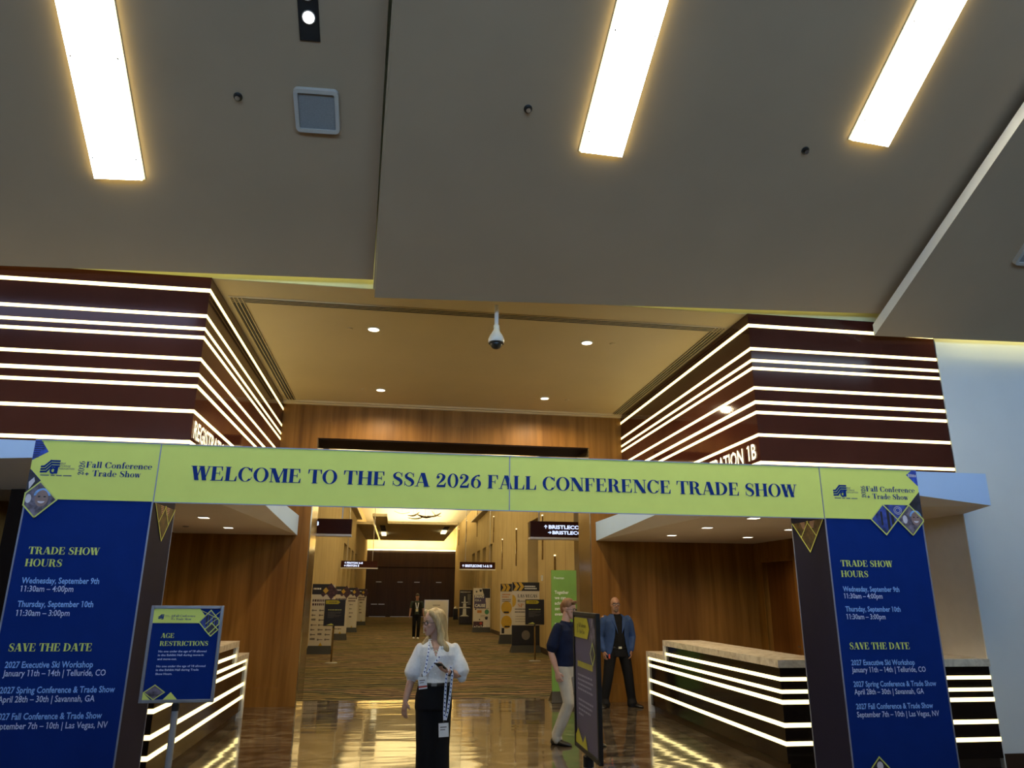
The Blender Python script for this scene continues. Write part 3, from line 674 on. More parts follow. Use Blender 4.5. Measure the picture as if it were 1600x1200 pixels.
# ================================================================== RAKED CEILING FIXTURES
def strip_lamp(label, fr, bl, br, tl, length):
    # corners as (s, t) on the panel
    bl, br, tl = Vector(bl), Vector(br), Vector(tl)
    ax = (tl-bl).normalized(); wv = br-bl
    t = thing('strip_lamp', label, 'ceiling light', fr.p(*((bl+br)/2)), 0, 'long ceiling strip lamps')
    o = t.location
    def P(a, b, d): q = bl + wv*a + ax*b; return fr.p(q.x, q.y, d) - Vector(o)
    def slab(a0, a1, b0, b1, d0, d1, nm, m, mi=None):
        v = [P(a0,b0,d0),P(a1,b0,d0),P(a1,b1,d0),P(a0,b1,d0),P(a0,b0,d1),P(a1,b0,d1),P(a1,b1,d1),P(a0,b1,d1)]
        mb = MB().hexa(v)
        if mi: mb.m = mi
        return mb.build(nm, m, t)
    slab(0, 1, 0, length, -0.005, 0.055, 'diffuser', ['lamp_panel_edge', 'lamp_panel'], [0, 1, 0, 0, 0, 0])
    f = MB()
    for (a0, a1, b0, b1) in ((-0.03, 0.0, -0.012, length+0.012), (1.0, 1.03, -0.012, length+0.012), (0, 1, -0.012, 0), (0, 1, length, length+0.012)):
        f.hexa([P(a0,b0,-0.005),P(a1,b0,-0.005),P(a1,b1,-0.005),P(a0,b1,-0.005),P(a0,b0,0.012),P(a1,b0,0.012),P(a1,b1,0.012),P(a0,b1,0.012)])
    f.build('frame', 'ceiling_edge', t)
    k = 0.22
    while k < length:
        for a in (0.06, 0.94):
            c = P(a, k, 0.056); n_ = fr.n
            mb = MB(); u = fr.r*0.012; w_ = fr.u*0.012
            mb.ring([(c, u, w_), (c+n_*0.006, u*0.8, w_*0.8)], 12); mb.build('screw', 'steel', t)
        k += 0.95
    return t
def onp(fr, w):   # world point -> (s, t) on the panel frame
    d = Vector(w)-fr.o; a = fr.r.dot(fr.u); b1 = d.dot(fr.r); b2 = d.dot(fr.u); det = 1-a*a
    return ((b1-a*b2)/det, (b2-a*b1)/det)
strip_lamp('long glowing ceiling strip at far left beside the square speaker panel', PL, onp(PL, (-3.185, 6.878, 5.788)), onp(PL, (-2.734, 6.871, 5.808)), onp(PL, (-3.131, 5.53, 6.663)), 2.9)
strip_lamp('long glowing ceiling strip in the middle, just right of the ceiling step', PM, onp(PM, (1.612, 6.211, 6.166)), onp(PM, (2.050, 6.232, 6.168)), onp(PM, (1.691, 5.036, 6.93)), 2.9)
strip_lamp('long glowing ceiling strip at right nearest the lower ceiling slab', PM, onp(PM, (4.459, 5.947, 6.441)), onp(PM, (4.901, 5.981, 6.435)), onp(PM, (4.531, 4.829, 7.167)), 2.9)

def panel_thing(name, label, cat, fr, w, group=None):
    t = thing(name, label, cat, w, 0, group)
    m = Matrix((fr.r, fr.u - fr.r*fr.r.dot(fr.u), fr.n)).transposed(); m = Matrix([list(r) for r in m])
    c1 = fr.r; c2 = (fr.u - fr.r*fr.r.dot(fr.u)).normalized(); c3 = c1.cross(c2)
    mt = Matrix(((c1.x, c2.x, c3.x), (c1.y, c2.y, c3.y), (c1.z, c2.z, c3.z)))
    t.rotation_euler = mt.to_euler(); return t     # local z points down out of the ceiling
t = panel_thing('ceiling_speaker', 'square grey ceiling speaker with rounded white frame on the left slope', 'speaker', PL, PL.p(*onp(PL, (-1.005, 6.19, 6.305))))
def rrect(a, r, n=6):
    p = []
    for cx, cy, s in ((a-r, a-r, 0), (-a+r, a-r, 90), (-a+r, -a+r, 180), (a-r, -a+r, 270)):
        for i in range(n+1): q = math.radians(s+90*i/n); p.append((cx+r*math.cos(q), cy+r*math.sin(q)))
    return p
o_, i_ = rrect(0.215, 0.05), rrect(0.172, 0.015); nn = len(o_)
mb = MB(); mb.add([(x, y, 0) for x, y in o_]+[(x*0.97, y*0.97, 0.05) for x, y in o_]+[(x, y, 0.05) for x, y in i_]+[(x, y, 0.02) for x, y in i_],
    [(k*nn+i, k*nn+(i+1) % nn, (k+1)*nn+(i+1) % nn, (k+1)*nn+i) for k in range(3) for i in range(nn)])
mb.build('bezel', 'speaker_bezel', t)
MB().prism(i_, 0.0, 0.028).build('grille', 'grille', t)
t = panel_thing('ceiling_speaker', 'pale ceiling speaker cut off at the right edge of the photo', 'speaker', PR, PR.p(*onp(PR, (7.22, 6.66, 5.745))))
mb = MB(); mb.add([(x, y, 0) for x, y in o_]+[(x*0.97, y*0.97, 0.05) for x, y in o_]+[(x, y, 0.05) for x, y in i_]+[(x, y, 0.02) for x, y in i_],
    [(k*nn+i, k*nn+(i+1) % nn, (k+1)*nn+(i+1) % nn, (k+1)*nn+i) for k in range(3) for i in range(nn)])
mb.build('bezel', 'speaker_bezel', t); MB().prism(i_, 0.0, 0.028).build('grille', 'grille', t)
for w, fr, lb in (((-1.732, 6.128, 6.324), PL, 'black ceiling sprinkler rose between the left strip lamp and the square speaker'), ((1.02, 5.896, 6.348), PM, 'black ceiling sprinkler rose left of the middle strip lamp'), ((4.026, 6.083, 6.337), PM, 'black ceiling sprinkler rose left of the right strip lamp')):
    t = panel_thing('sprinkler', lb, 'sprinkler', fr, fr.p(*onp(fr, w)), 'ceiling sprinklers')
    MB().lathe((0, 0, 0), [(0.042, 0), (0.042, 0.006), (0.03, 0.012), (0.018, 0.014), (0.014, 0.03)], 20).build('escutcheon', 'black_plastic', t)
    MB().lathe((0, 0, 0.028), [(0.008, 0), (0.008, 0.012), (0.022, 0.014), (0.022, 0.018)], 16).build('deflector', 'steel', t)
# recessed slot with two spotlights
t = panel_thing('recessed_spot_slot', 'black recessed ceiling slot with round spotlights at the top edge', 'spotlight', PL, PL.p(*onp(PL, (-1.04, 5.65, 6.657))))
q = MB(); q.box(-0.08, 0, -0.001, 0.08, 0.95, 0.004); q.build('slot', 'slot_black', t)
MB().box(-0.09, -0.012, 0, -0.08, 0.96, 0.012).box(0.08, -0.012, 0, 0.09, 0.96, 0.012).box(-0.08, -0.012, 0, 0.08, 0, 0.012).build('frame', 'black_plastic', t)
for y in (0.19, 0.385, 0.58):
    MB().lathe((0, y, 0), [(0.058, 0.004), (0.062, 0.018), (0.052, 0.02)], 24).build('spot_ring', 'grille', t)
    MB().cyl((0, y, 0.010), 0.05, 0.014).build('spot_lens', 'spot_glow', t)

# downlights in the tan ceiling and under the canopies
def downlight(label, x, y, z, r, group, power=0, square=False, cone=150, blend=0.8):
    t = thing('downlight', label, 'downlight', (x, y, z), 0, group)
    if square:
        MB().box(-r, -r, -0.008, r, r, -0.001).build('trim_ring', 'white_plastic', t); MB().box(-r*0.8, -r*0.8, -0.012, r*0.8, r*0.8, -0.006).build('lens', 'downlight_glow', t)
    else:
        MB().lathe((0, 0, -0.012), [(r*0.86, 0), (r, 0.003), (r, 0.011)], 28).build('trim_ring', 'white_plastic', t)
        MB().cyl((0, 0, -0.014), r*0.85, 0.006, 28).build('lens', 'downlight_glow', t)
    if power:
        l = bpy.data.lights.new('downlight_beam', 'SPOT'); l.energy = power; l.spot_size = math.radians(cone); l.spot_blend = blend; l.color = (1, 0.78, 0.48); l.shadow_soft_size = 0.06
        o = bpy.data.objects.new('downlight_beam', l); COL.objects.link(o); o.parent = t; o.location = (0, 0, -0.05)
    return t
for x, y, lb in ((-0.497, 9.289, 'front left'), (2.459, 9.323, 'front right'), (-0.471, 12.322, 'back left'), (2.45, 12.361, 'back right')):
    downlight('round recessed downlight at the %s of the tan portal ceiling' % lb, x, y, ZT, 0.085, 'tan ceiling downlights', 170 if 'front' in lb else 150, False, 168, 0.45)
for x, y, lb in ((-0.82, 9.32, 'left of the front left downlight'), (2.829, 9.314, 'right of the front right downlight'), (-0.79, 12.338, 'left of the back left downlight'), (2.878, 12.419, 'right of the back right downlight')):
    t = thing('ceiling_disc', 'small pale ceiling disc %s' % lb, 'sprinkler', (x, y, ZT), 0, 'small ceiling discs')
    MB().lathe((0, 0, -0.014), [(0.03, 0), (0.042, 0.004), (0.042, 0.013)], 20).build('cover_plate', 'tan_ceiling', t)
for k, (x, y, z, lb) in enumerate(((4.49, 11.77, 2.79, 'far inner one under the right canopy'), (4.49, 10.31, 2.79, 'middle inner one under the right canopy'), (4.52, 8.9, 2.79, 'near inner one under the right canopy'),
        (5.88, 11.85, 2.79, 'far outer one under the right canopy'), (5.82, 10.33, 2.79, 'near outer one under the right canopy, beside the arch tower'),
        (-2.66, 10.43, 2.79, 'near one under the left canopy'), (-2.675, 12.0, 2.79, 'far one under the left canopy'))):
    downlight('square white downlight, the %s' % lb, x, y, z, 0.075, 'canopy downlights', 42, True)
t = thing('ceiling_disc', 'small dark ceiling disc under the left canopy', 'sprinkler', (-3.29, 11.93, 2.79)); MB().lathe((0, 0, -0.014), [(0.03, 0), (0.045, 0.004), (0.045, 0.013)], 20).build('cover_plate', 'grille', t)

# dome camera
t = thing('dome_camera', 'white dome security camera hanging on a short pole', 'security camera', (1.03, 8.2, ZT))
MB().cyl((0, 0, -0.26), 0.026, 0.26, 20).build('pole', 'white_plastic', t)
MB().lathe((0, 0, -0.31), [(0.032, 0), (0.036, 0.01), (0.036, 0.045), (0.030, 0.052)], 24).build('collar', 'white_plastic', t)
MB().lathe((0, 0, -0.49), [(0.092, 0.0), (0.098, 0.02), (0.096, 0.05), (0.080, 0.09), (0.055, 0.13), (0.036, 0.165), (0.030, 0.185)], 32).build('housing', 'white_plastic', t, smooth=True)
MB().lathe((0, 0, -0.505), [(0.086, 0), (0.094, 0.006), (0.094, 0.018)], 32).build('dark_rim', 'black_plastic', t)
mb = MB(); mb.ell((0, 0, -0.5), (0.074, 0.074, 0.068)); mb.build('dome', 'black_plastic', t, smooth=True)
MB().cyl((0.035, -0.01, -0.36), 0.006, 0.06, 10).build('safety_cable', 'steel', t)

# ================================================================== ENTRANCE ARCH
AX, AY = 0.98, 6.4
arch = thing('entrance_arch', 'wide welcome arch of lime header and two blue towers across the lobby', 'arch', (AX, AY, 0))
T0, T1, T2, T3, HB, HT = -3.03-AX, -2.045-AX, 3.965-AX, 4.993-AX, 2.525, 3.008
AF = FR((-AX, -0.006, 0), (1, 0, 0), (0, 0, 1))        # artwork plane, world x and z
def diamond(fr, cx, cz, hw, hh, photo, parent, clip=None, outline=True, d=0.004, sides=(0, 1, 2, 3)):
    pts = [(cx, cz-hh), (cx+hw, cz), (cx, cz+hh), (cx-hw, cz)]
    full = pts
    if clip:
        x0, x1, z0, z1 = clip
        def cut(P, ins, inter):
            o = []
            for i in range(len(P)):
                a, b = P[i], P[(i+1) % len(P)]
                if ins(a): o.append(a)
                if ins(a) != ins(b): o.append(inter(a, b))
            return o
        def ix(x): return lambda a, b: (x, a[1]+(b[1]-a[1])*(x-a[0])/(b[0]-a[0]))
        def iz(z): return lambda a, b: (a[0]+(b[0]-a[0])*(z-a[1])/(b[1]-a[1]), z)
        pts = cut(pts, lambda p: p[0] >= x0, ix(x0)); pts = cut(pts, lambda p: p[0] <= x1, ix(x1))
        pts = cut(pts, lambda p: p[1] >= z0, iz(z0)); pts = cut(pts, lambda p: p[1] <= z1, iz(z1))
    mb = MB(); fr.poly(mb, pts, d); o = mb.build('photo_diamond', photo, parent)
    if outline:
        mb = MB(); fr.line(mb, pts, 0.011 if hw > 0.1 else 0.007, d+0.003, closed=True); mb.build('outline', 'lime_outline', parent)
    return o
def face_print(fr, cx, cz, s, parent):
    for nm, m, pts in (('printed_hat', 'print_hat', [(cx+s*1.0*math.cos(a), cz+s*0.25+s*0.95*math.sin(a)) for a in [PI*i/12 for i in range(13)]]),
                       ('printed_face', 'print_skin', [(cx+s*0.78*math.cos(2*PI*i/22), cz-s*0.1+s*1.05*math.sin(2*PI*i/22)) for i in range(22)])):
        mb = MB(); fr.poly(mb, pts, 0.0055 if 'hat' in nm else 0.0065); mb.build(nm, m, parent)
    mb = MB(); fr.poly(mb, [(cx+s*0.42*math.cos(a), cz-s*0.45+s*0.28*math.sin(a)) for a in [PI+PI*i/10 for i in range(11)]], 0.0072); mb.build('printed_smile', 'print_pale', parent)
    mb = MB()
    for q in (-0.33, 0.33): fr.disc(mb, cx+s*q, cz+s*0.12, s*0.16, s*0.09, 0.0072)
    mb.build('printed_eyes', 'ink', parent)
def logo(fr, x0, z0, w, h, m, parent, words=True):
    mb = MB()
    for k in range(3):
        e = 0.19*k
        fr.line(mb, [(x0+w*1.0, z0+h*(0.93-e)), (x0+w*(0.50+0.05*k), z0+h*(0.93-e)), (x0+w*(0.16+0.07*k), z0+h*(0.52-e)), (x0+w*(0.0), z0+h*(0.50-e))], h*0.135, 0.0035)
    fr.poly(mb, [(x0+w*0.74, z0), (x0+w*0.98, z0), (x0+w*1.0, z0+h*0.62), (x0+w*0.80, z0+h*0.62)], 0.0037)
    n = 14
    for i in range(n):
        a, b = 2*PI*i/n, 2*PI*(i+1)/n; c = (x0+w*0.70, z0+h*0.22)
        fr.poly(mb, [(c[0]+w*.20*math.cos(a), c[1]+h*.26*math.sin(a)), (c[0]+w*.20*math.cos(b), c[1]+h*.26*math.sin(b)), (c[0]+w*.09*math.cos(b), c[1]+h*.12*math.sin(b)), (c[0]+w*.09*math.cos(a), c[1]+h*.12*math.sin(a))], 0.0039)
    mb.build('emblem', m, parent)
    if words:
        mb = MB(); x = x0+w*1.04
        sans(fr, 'SELF', x, x+w*0.34, z0+h*0.70, h*0.13, None, None, mb=mb, bold=0)
        sans(fr, 'STORAGE', x, x+w*0.66, z0+h*0.51, h*0.13, None, None, mb=mb, bold=0)
        sans(fr, 'ASSOCIATION', x, x+w*0.92, z0+h*0.32, h*0.13, None, None, mb=mb, bold=0)
        for a, b in ((0, 0.52), (0.62, 0.85), (0.95, 1.28), (1.36, 1.86)): fr.rect(mb, x0+w*a, z0-h*0.16, x0+w*b, z0-h*0.10, 0.003)
        mb.build('emblem_words', m, parent)

def tower(x0, x1, nm):
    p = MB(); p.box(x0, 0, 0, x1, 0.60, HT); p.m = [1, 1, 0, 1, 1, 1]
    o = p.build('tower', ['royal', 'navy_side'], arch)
    f = MB()
    for x in (x0, x1-0.012): f.box(x, -0.005, 0, x+0.012, 0.004, HB)
    for x in (x0-0.003, x1-0.009): f.box(x, 0.588, 0, x+0.012, 0.603, HB)
    f.box(x0-0.02, -0.02, 0, x1+0.02, 0.62, 0.012)
    f.build('corner_trim', 'alu_frame', o)
    return o
TWL, TWR = tower(T0, T1, 'l'), tower(T2, T3, 'r')
hd = MB(); hd.box(T1+0.001, 0, HB, T2-0.001, 0.045, HT)
HDR = hd.build('header_beam', 'lime', arch)
# header skins
def skin(pts, parent, name='header_panel'):
    mb = MB(); AF.poly(mb, pts, 0.0); return mb.build(name, 'lime', parent)
PA = skin([(-2.042, HB), (0.940, HB), (0.940, HT), (-2.042, HT)], arch)
PB = skin([(0.944, HB), (3.962, HB), (3.962, HT), (0.944, HT)], arch)
PLm = skin([(-2.047, HB), (-2.047, HT), (-2.985, HT), (-2.915, 2.913), (-3.03, 2.84), (-3.03, 2.77), (-2.785, 2.525)], TWL)
PRm = skin([(3.967, HB), (4.442, HB), (4.582, 2.667), (4.860, 2.667), (4.993, 2.80), (4.993, 2.855), (4.882, 2.964), (4.945, HT), (3.967, HT)], TWR)
tr = MB()
for x in (-2.044, 0.942, 3.964): tr.box(x-AX-0.004, -0.010, HB, x-AX+0.004, 0.0, HT)
tr.box(T0, -0.010, HT, T3, 0.0, HT+0.008); tr.box(T1, -0.010, HB-0.008, T2, 0.0, HB)
tr.build('seam_trim', 'alu_frame', arch)
def banner_text(words, x0, x1, parent):
    return serif(AF, words, x0, x1, 2.7135, 0.121, 'navy_text', parent)
# the welcome line, split where the two centre panels meet
WL = 'WELCOME TO THE SSA 2026 FALL CONFERENCE TRADE SHOW'
_, wt = serif_polys(WL); sx = (3.707+1.779)/wt; off = 0.0
for word in WL.split(' '):
    ps, ww = serif_polys(word); ma, mb2 = MB(), MB()
    for k, pl in enumerate(ps):
        q = [(-1.779+(a+off)*sx, 2.7135+b*0.121) for a, b in pl]
        AF.poly(ma if sum(p[0] for p in q)/len(q) < 0.942 else mb2, q, 0.003+0.00006*(k % 17))
    if ma.v: ma.build('lettering', 'navy_text', PA)
    if mb2.v: mb2.build('lettering', 'navy_text', PB)
    off += ww + 0.34
for dx, par in ((0.0, TWL), (6.99, TWR)):
    logo(AF, -2.945+dx+(0.045 if dx else 0), 2.733, 0.128, 0.112, 'navy_text', par)
    sh = 0.05 if dx else 0
    mb = MB(); ps, w_ = serif_polys('2026')
    for k, pl in enumerate(ps): AF.poly(mb, [(-2.618+dx+sh-b*0.046, 2.727+a*0.117/w_) for a, b in pl], 0.003+0.00006*(k % 17))
    mb.build('lettering', 'navy_text', par)
    serif(AF, 'Fall Conference', -2.609+dx+sh, -2.091+dx+sh, 2.790, 0.051, 'navy_text', par)
    serif(AF, '+ Trade Show', -2.611+dx+sh, -2.172+dx+sh, 2.720, 0.051, 'navy_text', par)
# photo diamonds of the two fronts
cl = (-3.028, 9, 0, 3.0)
diamond(AF, -2.93, 2.52, 0.145, 0.145, 'crowd_photo', TWL, cl); face_print(AF, -2.90, 2.535, 0.064, TWL); 
mb = MB(); AF.disc(mb, -3.0, 2.525, 0.022, 0.036, 0.006); mb.build('printed_face', 'print_pale', TWL)
mb = MB(); AF.poly(mb, [(-3.03, 2.765), (-2.935, 2.668), (-3.03, 2.572)], 0.004); mb.build('photo_diamond', 'night_photo', TWL)
mb = MB(); AF.poly(mb, [(-3.02, 2.66), (-2.985, 2.70), (-2.975, 2.665), (-3.01, 2.60)], 0.005); mb.build('printed_shirt', 'print_pale', TWL)
mb = MB(); AF.poly(mb, [(-3.03, HT), (-2.985, HT), (-2.915, 2.913), (-3.03, 2.84)], 0.002); mb.build('photo_diamond', 'window_photo', TWL)
mb = MB()
for k in range(8): AF.rect(mb, -3.028, 2.862+0.018*k, -2.985+0.004*k if k < 4 else -2.95-0.005*(k-4), 2.868+0.018*k, 0.004)
mb.build('printed_windows', 'ink', TWL)
cl = (0, 4.991, 0, 3.0)
diamond(AF, 4.581, 2.525, 0.14, 0.144, 'city_photo', TWR)
mb = MB()
for x, z0, z1, w_ in ((4.545, 2.47, 2.60, 0.02), (4.61, 2.43, 2.62, 0.028), (4.655, 2.48, 2.57, 0.03)): AF.rect(mb, x, z0, x+w_, z1, 0.0055)
mb.build('printed_towers', 'ink', TWR)
diamond(AF, 4.86, 2.525, 0.14, 0.144, 'crowd_photo', TWR, cl); face_print(AF, 4.915, 2.545, 0.062, TWR)
mb = MB(); AF.disc(mb, 4.80, 2.53, 0.024, 0.04, 0.006); mb.build('printed_face', 'print_pale', TWR)
mb = MB(); AF.poly(mb, [(4.583, 2.667), (4.721, 2.527), (4.859, 2.667)], 0.0035); mb.build('photo_diamond', 'city_photo', TWR)
mb = MB()
for r_ in (0.022, 0.036):
    AF.line(mb, [(4.735+r_*1.1*math.cos(2*PI*i/18), 2.615+r_*math.sin(2*PI*i/18)) for i in range(18)], 0.005, 0.005, closed=True)
mb.build('printed_wheel', 'print_pale', TWR)
mb = MB(); AF.poly(mb, [(4.860, 2.668), (4.993, 2.535), (4.993, 2.80)], 0.0035); mb.build('photo_diamond', 'night_photo', TWR)
mb = MB(); AF.line(mb, [(4.860, 2.668), (4.993, 2.535)], 0.010, 0.0075); mb.build('outline', 'lime_outline', TWR)
mb = MB(); AF.poly(mb, [(4.993, 2.855), (4.882, 2.964), (4.945, HT), (4.993, HT)], 0.002); mb.build('photo_diamond', 'window_photo', TWR)
mb = MB()
for k in range(5): AF.poly(mb, [(4.90+0.018*k, 2.945), (4.911+0.018*k, 2.943), (4.911+0.018*k, 2.975-0.002*k), (4.90+0.018*k, 2.977-0.002*k)], 0.004)
mb.build('printed_windows', 'print_pale', TWR)
diamond(AF, 4.22, 0.325, 0.14, 0.145, 'night_photo', TWR); diamond(AF, -2.80, 0.20, 0.14, 0.145, 'night_photo', TWL)
mb = MB(); AF.disc(mb, 4.22, 0.40, 0.03, 0.035, 0.006); mb.build('printed_face', 'print_pale', TWR)
# tower text
ROWS = [('serif', 'TRADE SHOW', -2.925, -2.396, 2.088, 0.057, 'lime_text'), ('serif', 'HOURS', -2.933, -2.658, 1.993, 0.057, 'lime_text'),
        ('bold', 'Wednesday, September 9th', -2.932, -2.361, 1.864, 0.045, 'sky_text'), ('reg', '11:30am – 4:00pm', -2.930, -2.543, 1.802, 0.045, 'pale_text'),
        ('bold', 'Thursday, September 10th', -2.930, -2.377, 1.687, 0.045, 'sky_text'), ('reg', '11:30am – 3:00pm', -2.929, -2.540, 1.620, 0.045, 'pale_text'),
        ('serif', 'SAVE THE DATE', -2.935, -2.334, 1.360, 0.058, 'lime_text'),
        ('bold', '2027 Executive Ski Workshop', -2.936, -2.308, 1.242, 0.045, 'sky_text'), ('reg', 'January 11th – 14th | Telluride, CO', -2.938, -2.208, 1.182, 0.045, 'pale_text'),
        ('bold', '2027 Spring Conference & Trade Show', -2.938, -2.122, 1.062, 0.045, 'sky_text'), ('reg', 'April 28th – 30th | Savannah, GA', -2.938, -2.258, 0.998, 0.045, 'pale_text'),
        ('bold', '2027 Fall Conference & Trade Show', -2.938, -2.187, 0.878, 0.045, 'sky_text'), ('reg', 'September 7th – 10th | Las Vegas, NV', -2.938, -2.137, 0.812, 0.045, 'pale_text')]
for par, dx, dz in ((TWL, 0.0, 0.0), (TWR, 6.998, -0.006)):
    for k, (st, tx, a, b, z, cap, m) in enumerate(ROWS):
        zz = z + dz - (0.016 if (dx and k > 6) else 0)
        if st == 'serif': serif(AF, tx, a+dx, b+dx, zz, cap, m, par)
        else: sans(AF, tx, a+dx, b+dx, zz, cap, m, par, bold=0.022 if st == 'bold' else 0.010)
# inner tower sides with outlined photo diamonds
for par, fr, s in ((TWL, FR((T1+0.001, 0, 0), (0, 1, 0), (0, 0, 1)), 0.325), (TWR, FR((T2-0.001, 0.6, 0), (0, -1, 0), (0, 0, 1)), 0.305)):
    mb = MB(); fr.poly(mb, [(s-0.28, 2.522), (s, 2.229), (min(0.598, s+0.28), 2.522)], 0.002); mb.build('photo_diamond', 'gold_photo', par)
    mb = MB(); fr.line(mb, [(s-0.28, 2.522), (s, 2.229), (min(0.598, s+0.28), 2.522)], 0.012, 0.004)
    fr.line(mb, [(s-0.135, 2.375), (s+0.01, 2.522)], 0.010, 0.0045); fr.line(mb, [(s+0.135, 2.375), (s-0.01, 2.522)], 0.010, 0.005)
    mb.build('outline', 'lime_outline', par)
    mb = MB()
    for r_ in range(5): fr.rect(mb, s+0.04, 2.455+0.014*r_, s+0.13-0.008*(4-r_), 2.462+0.014*r_, 0.004); fr.rect(mb, s-0.13+0.008*(4-r_), 2.455+0.014*r_, s-0.05, 2.462+0.014*r_, 0.004)
    mb.build('printed_stripes', 'print_stripe', par)
    mb = MB(); fr.line(mb, [(s+0.03, 0.16), (s+0.12, 0.27), (s+0.21, 0.16)], 0.012, 0.004); mb.build('outline', 'lime_outline', par)

# ================================================================== SIGNS ON POLES
def bars(fr, mb, x0, y, widths, h, gap, d=0.003):
    for k, w_ in enumerate(widths):
        x = x0
        while x < x0+w_-0.001:
            e = min(x0+w_, x+(random.uniform(0.45, 0.85) if h > 0.025 else random.uniform(1.5, 4.5))*h); fr.rect(mb, x, y-k*gap, e, y-k*gap+h, d); x = e+h*(0.28 if h > 0.025 else 0.7)
    return mb
def pole_sign(label, x, y, rz, w, h, ztop, frame_m, panel_m, group='framed pole signs', tilt=0):
    t = thing('pole_sign', label, 'sign', (x, y, 0), rz, group)
    z0 = ztop-h; e = 0.024
    f = MB(); f.box(-w/2, -0.012, z0, -w/2+e, 0.012, ztop); f.box(w/2-e, -0.012, z0, w/2, 0.012, ztop); f.box(-w/2+e, -0.012, z0, w/2-e, 0.012, z0+e); f.box(-w/2+e, -0.012, ztop-e, w/2-e, 0.012, ztop)
    f.build('frame', frame_m, t, bevel=0.004)
    p = MB().box(-w/2+e, -0.004, z0+e, w/2-e, 0.008, ztop-e).build('poster', panel_m, t)
    MB().lathe((0, 0.0, 0), [(0.17, 0), (0.17, 0.008), (0.15, 0.018), (0.03, 0.03)], 32).build('base', 'pewter_frame' if frame_m != 'steel' else 'steel', t, smooth=False)
    MB().cyl((0, 0, 0.02), 0.024, z0-0.06, 20).build('pole', 'pole_grey' if y < 10 else 'bronze', t, smooth=False)
    MB().cyl((0, 0, z0-0.055), 0.028, 0.05, 20).box(-0.02, -0.015, z0-0.01, 0.02, 0.015, z0).build('clamp', 'black_plastic', t)
    fr = FR((-w/2+e, -0.006, ztop-e), (1, 0, 0), (0, 0, 1)); iw, ih = w-2*e, h-2*e
    return t, p, fr, iw, ih
t, p, fr, iw, ih = pole_sign('framed AGE RESTRICTIONS sign on a steel pole beside the left arch tower', -1.612, 6.2, 0.02, 0.535, 0.70, 1.705, 'pewter_frame', 'royal')
U = lambda u, v: (u*iw, -v*ih)
mb = MB(); fr.poly(mb, [U(0, .161), U(.695, .161), U(.787, .087), U(.69, 0), U(0, 0)], 0.002); mb.build('lime_band', 'lime', p)
logo(fr, .08*iw, -.118*ih, .075*iw, .055*ih, 'navy_text', p, False)
mb = MB(); fr.rect(mb, .17*iw, -.078*ih, .23*iw, -.073*ih); fr.rect(mb, .17*iw, -.092*ih, .25*iw, -.087*ih); mb.build('emblem_words', 'navy_text', p)
mb = MB(); ps, w_ = serif_polys('2026')
for k, pl in enumerate(ps): fr.poly(mb, [(.298*iw-b*.022*ih, -.125*ih+a*.055*ih/w_) for a, b in pl], 0.004)
mb.build('lettering', 'navy_text', p)
serif(fr, 'Fall Conference', .305*iw, .63*iw, -.092*ih, .024*ih, 'navy_text', p); serif(fr, '+ Trade Show', .305*iw, .575*iw, -.128*ih, .024*ih, 'navy_text', p)
diamond(fr, .86*iw, -.15*ih, .165*iw, .135*ih, 'city_photo', p, (0, iw, -ih, 0)); diamond(fr, .895*iw, -.235*ih, .10*iw, .073*ih, 'night_photo', p, (0, iw, -ih, 0), d=0.006)
mb = MB()
for a, b in (((.72, .02), (.95, .10)), ((.80, .17), (1.0, .03)), ((.86, .17), (.99, .10))): fr.line(mb, [U(*a), U(*b)], 0.004, 0.0075)
mb.build('outline', 'lime_outline', p)
mb = MB()
for u in (.80, .84, .90, .94): fr.rect(mb, u*iw, -.20*ih, (u+.022)*iw, -.09*ih+.01*(u*7 % 1), 0.0065)
mb.build('printed_towers', 'ink', p)
serif(fr, 'AGE', .152*iw, .351*iw, -.327*ih, .052*ih, 'lime_text', p); serif(fr, 'RESTRICTIONS', .149*iw, .874*iw, -.415*ih, .052*ih, 'lime_text', p)
mb = MB()
for row in ((.487, .86, 'No one under the age of 18 allowed'), (.528, .825, 'in the Exhibit Hall during move-in'), (.571, .43, 'and move-out.'), None, (.650, .87, 'No one under the age of 18 allowed'), (.690, .775, 'in the Exhibit Hall during Trade'), (.733, .39, 'Show Hours.')):
    if row is None: mb.build('lettering', 'pale_text', p); mb = MB(); continue
    v, u1, s_ = row
    sans(fr, s_, .146*iw, u1*iw, -v*ih, .022*ih, None, None, bold=0.02, mb=mb)
mb.build('lettering', 'pale_text', p)
mb = MB(); fr.poly(mb, [U(0, 1), U(.12, 1), U(0, .92)], 0.002); mb.build('lime_triangle', 'lime', p)
mb = MB(); fr.poly(mb, [U(.30, 1), U(.51, 1), U(.405, .92)], 0.002); mb.build('lime_triangle', 'lime', p)
diamond(fr, .165*iw, -.92*ih, .15*iw, .078*ih, 'crowd_photo', p, (0, iw, -ih, 0))

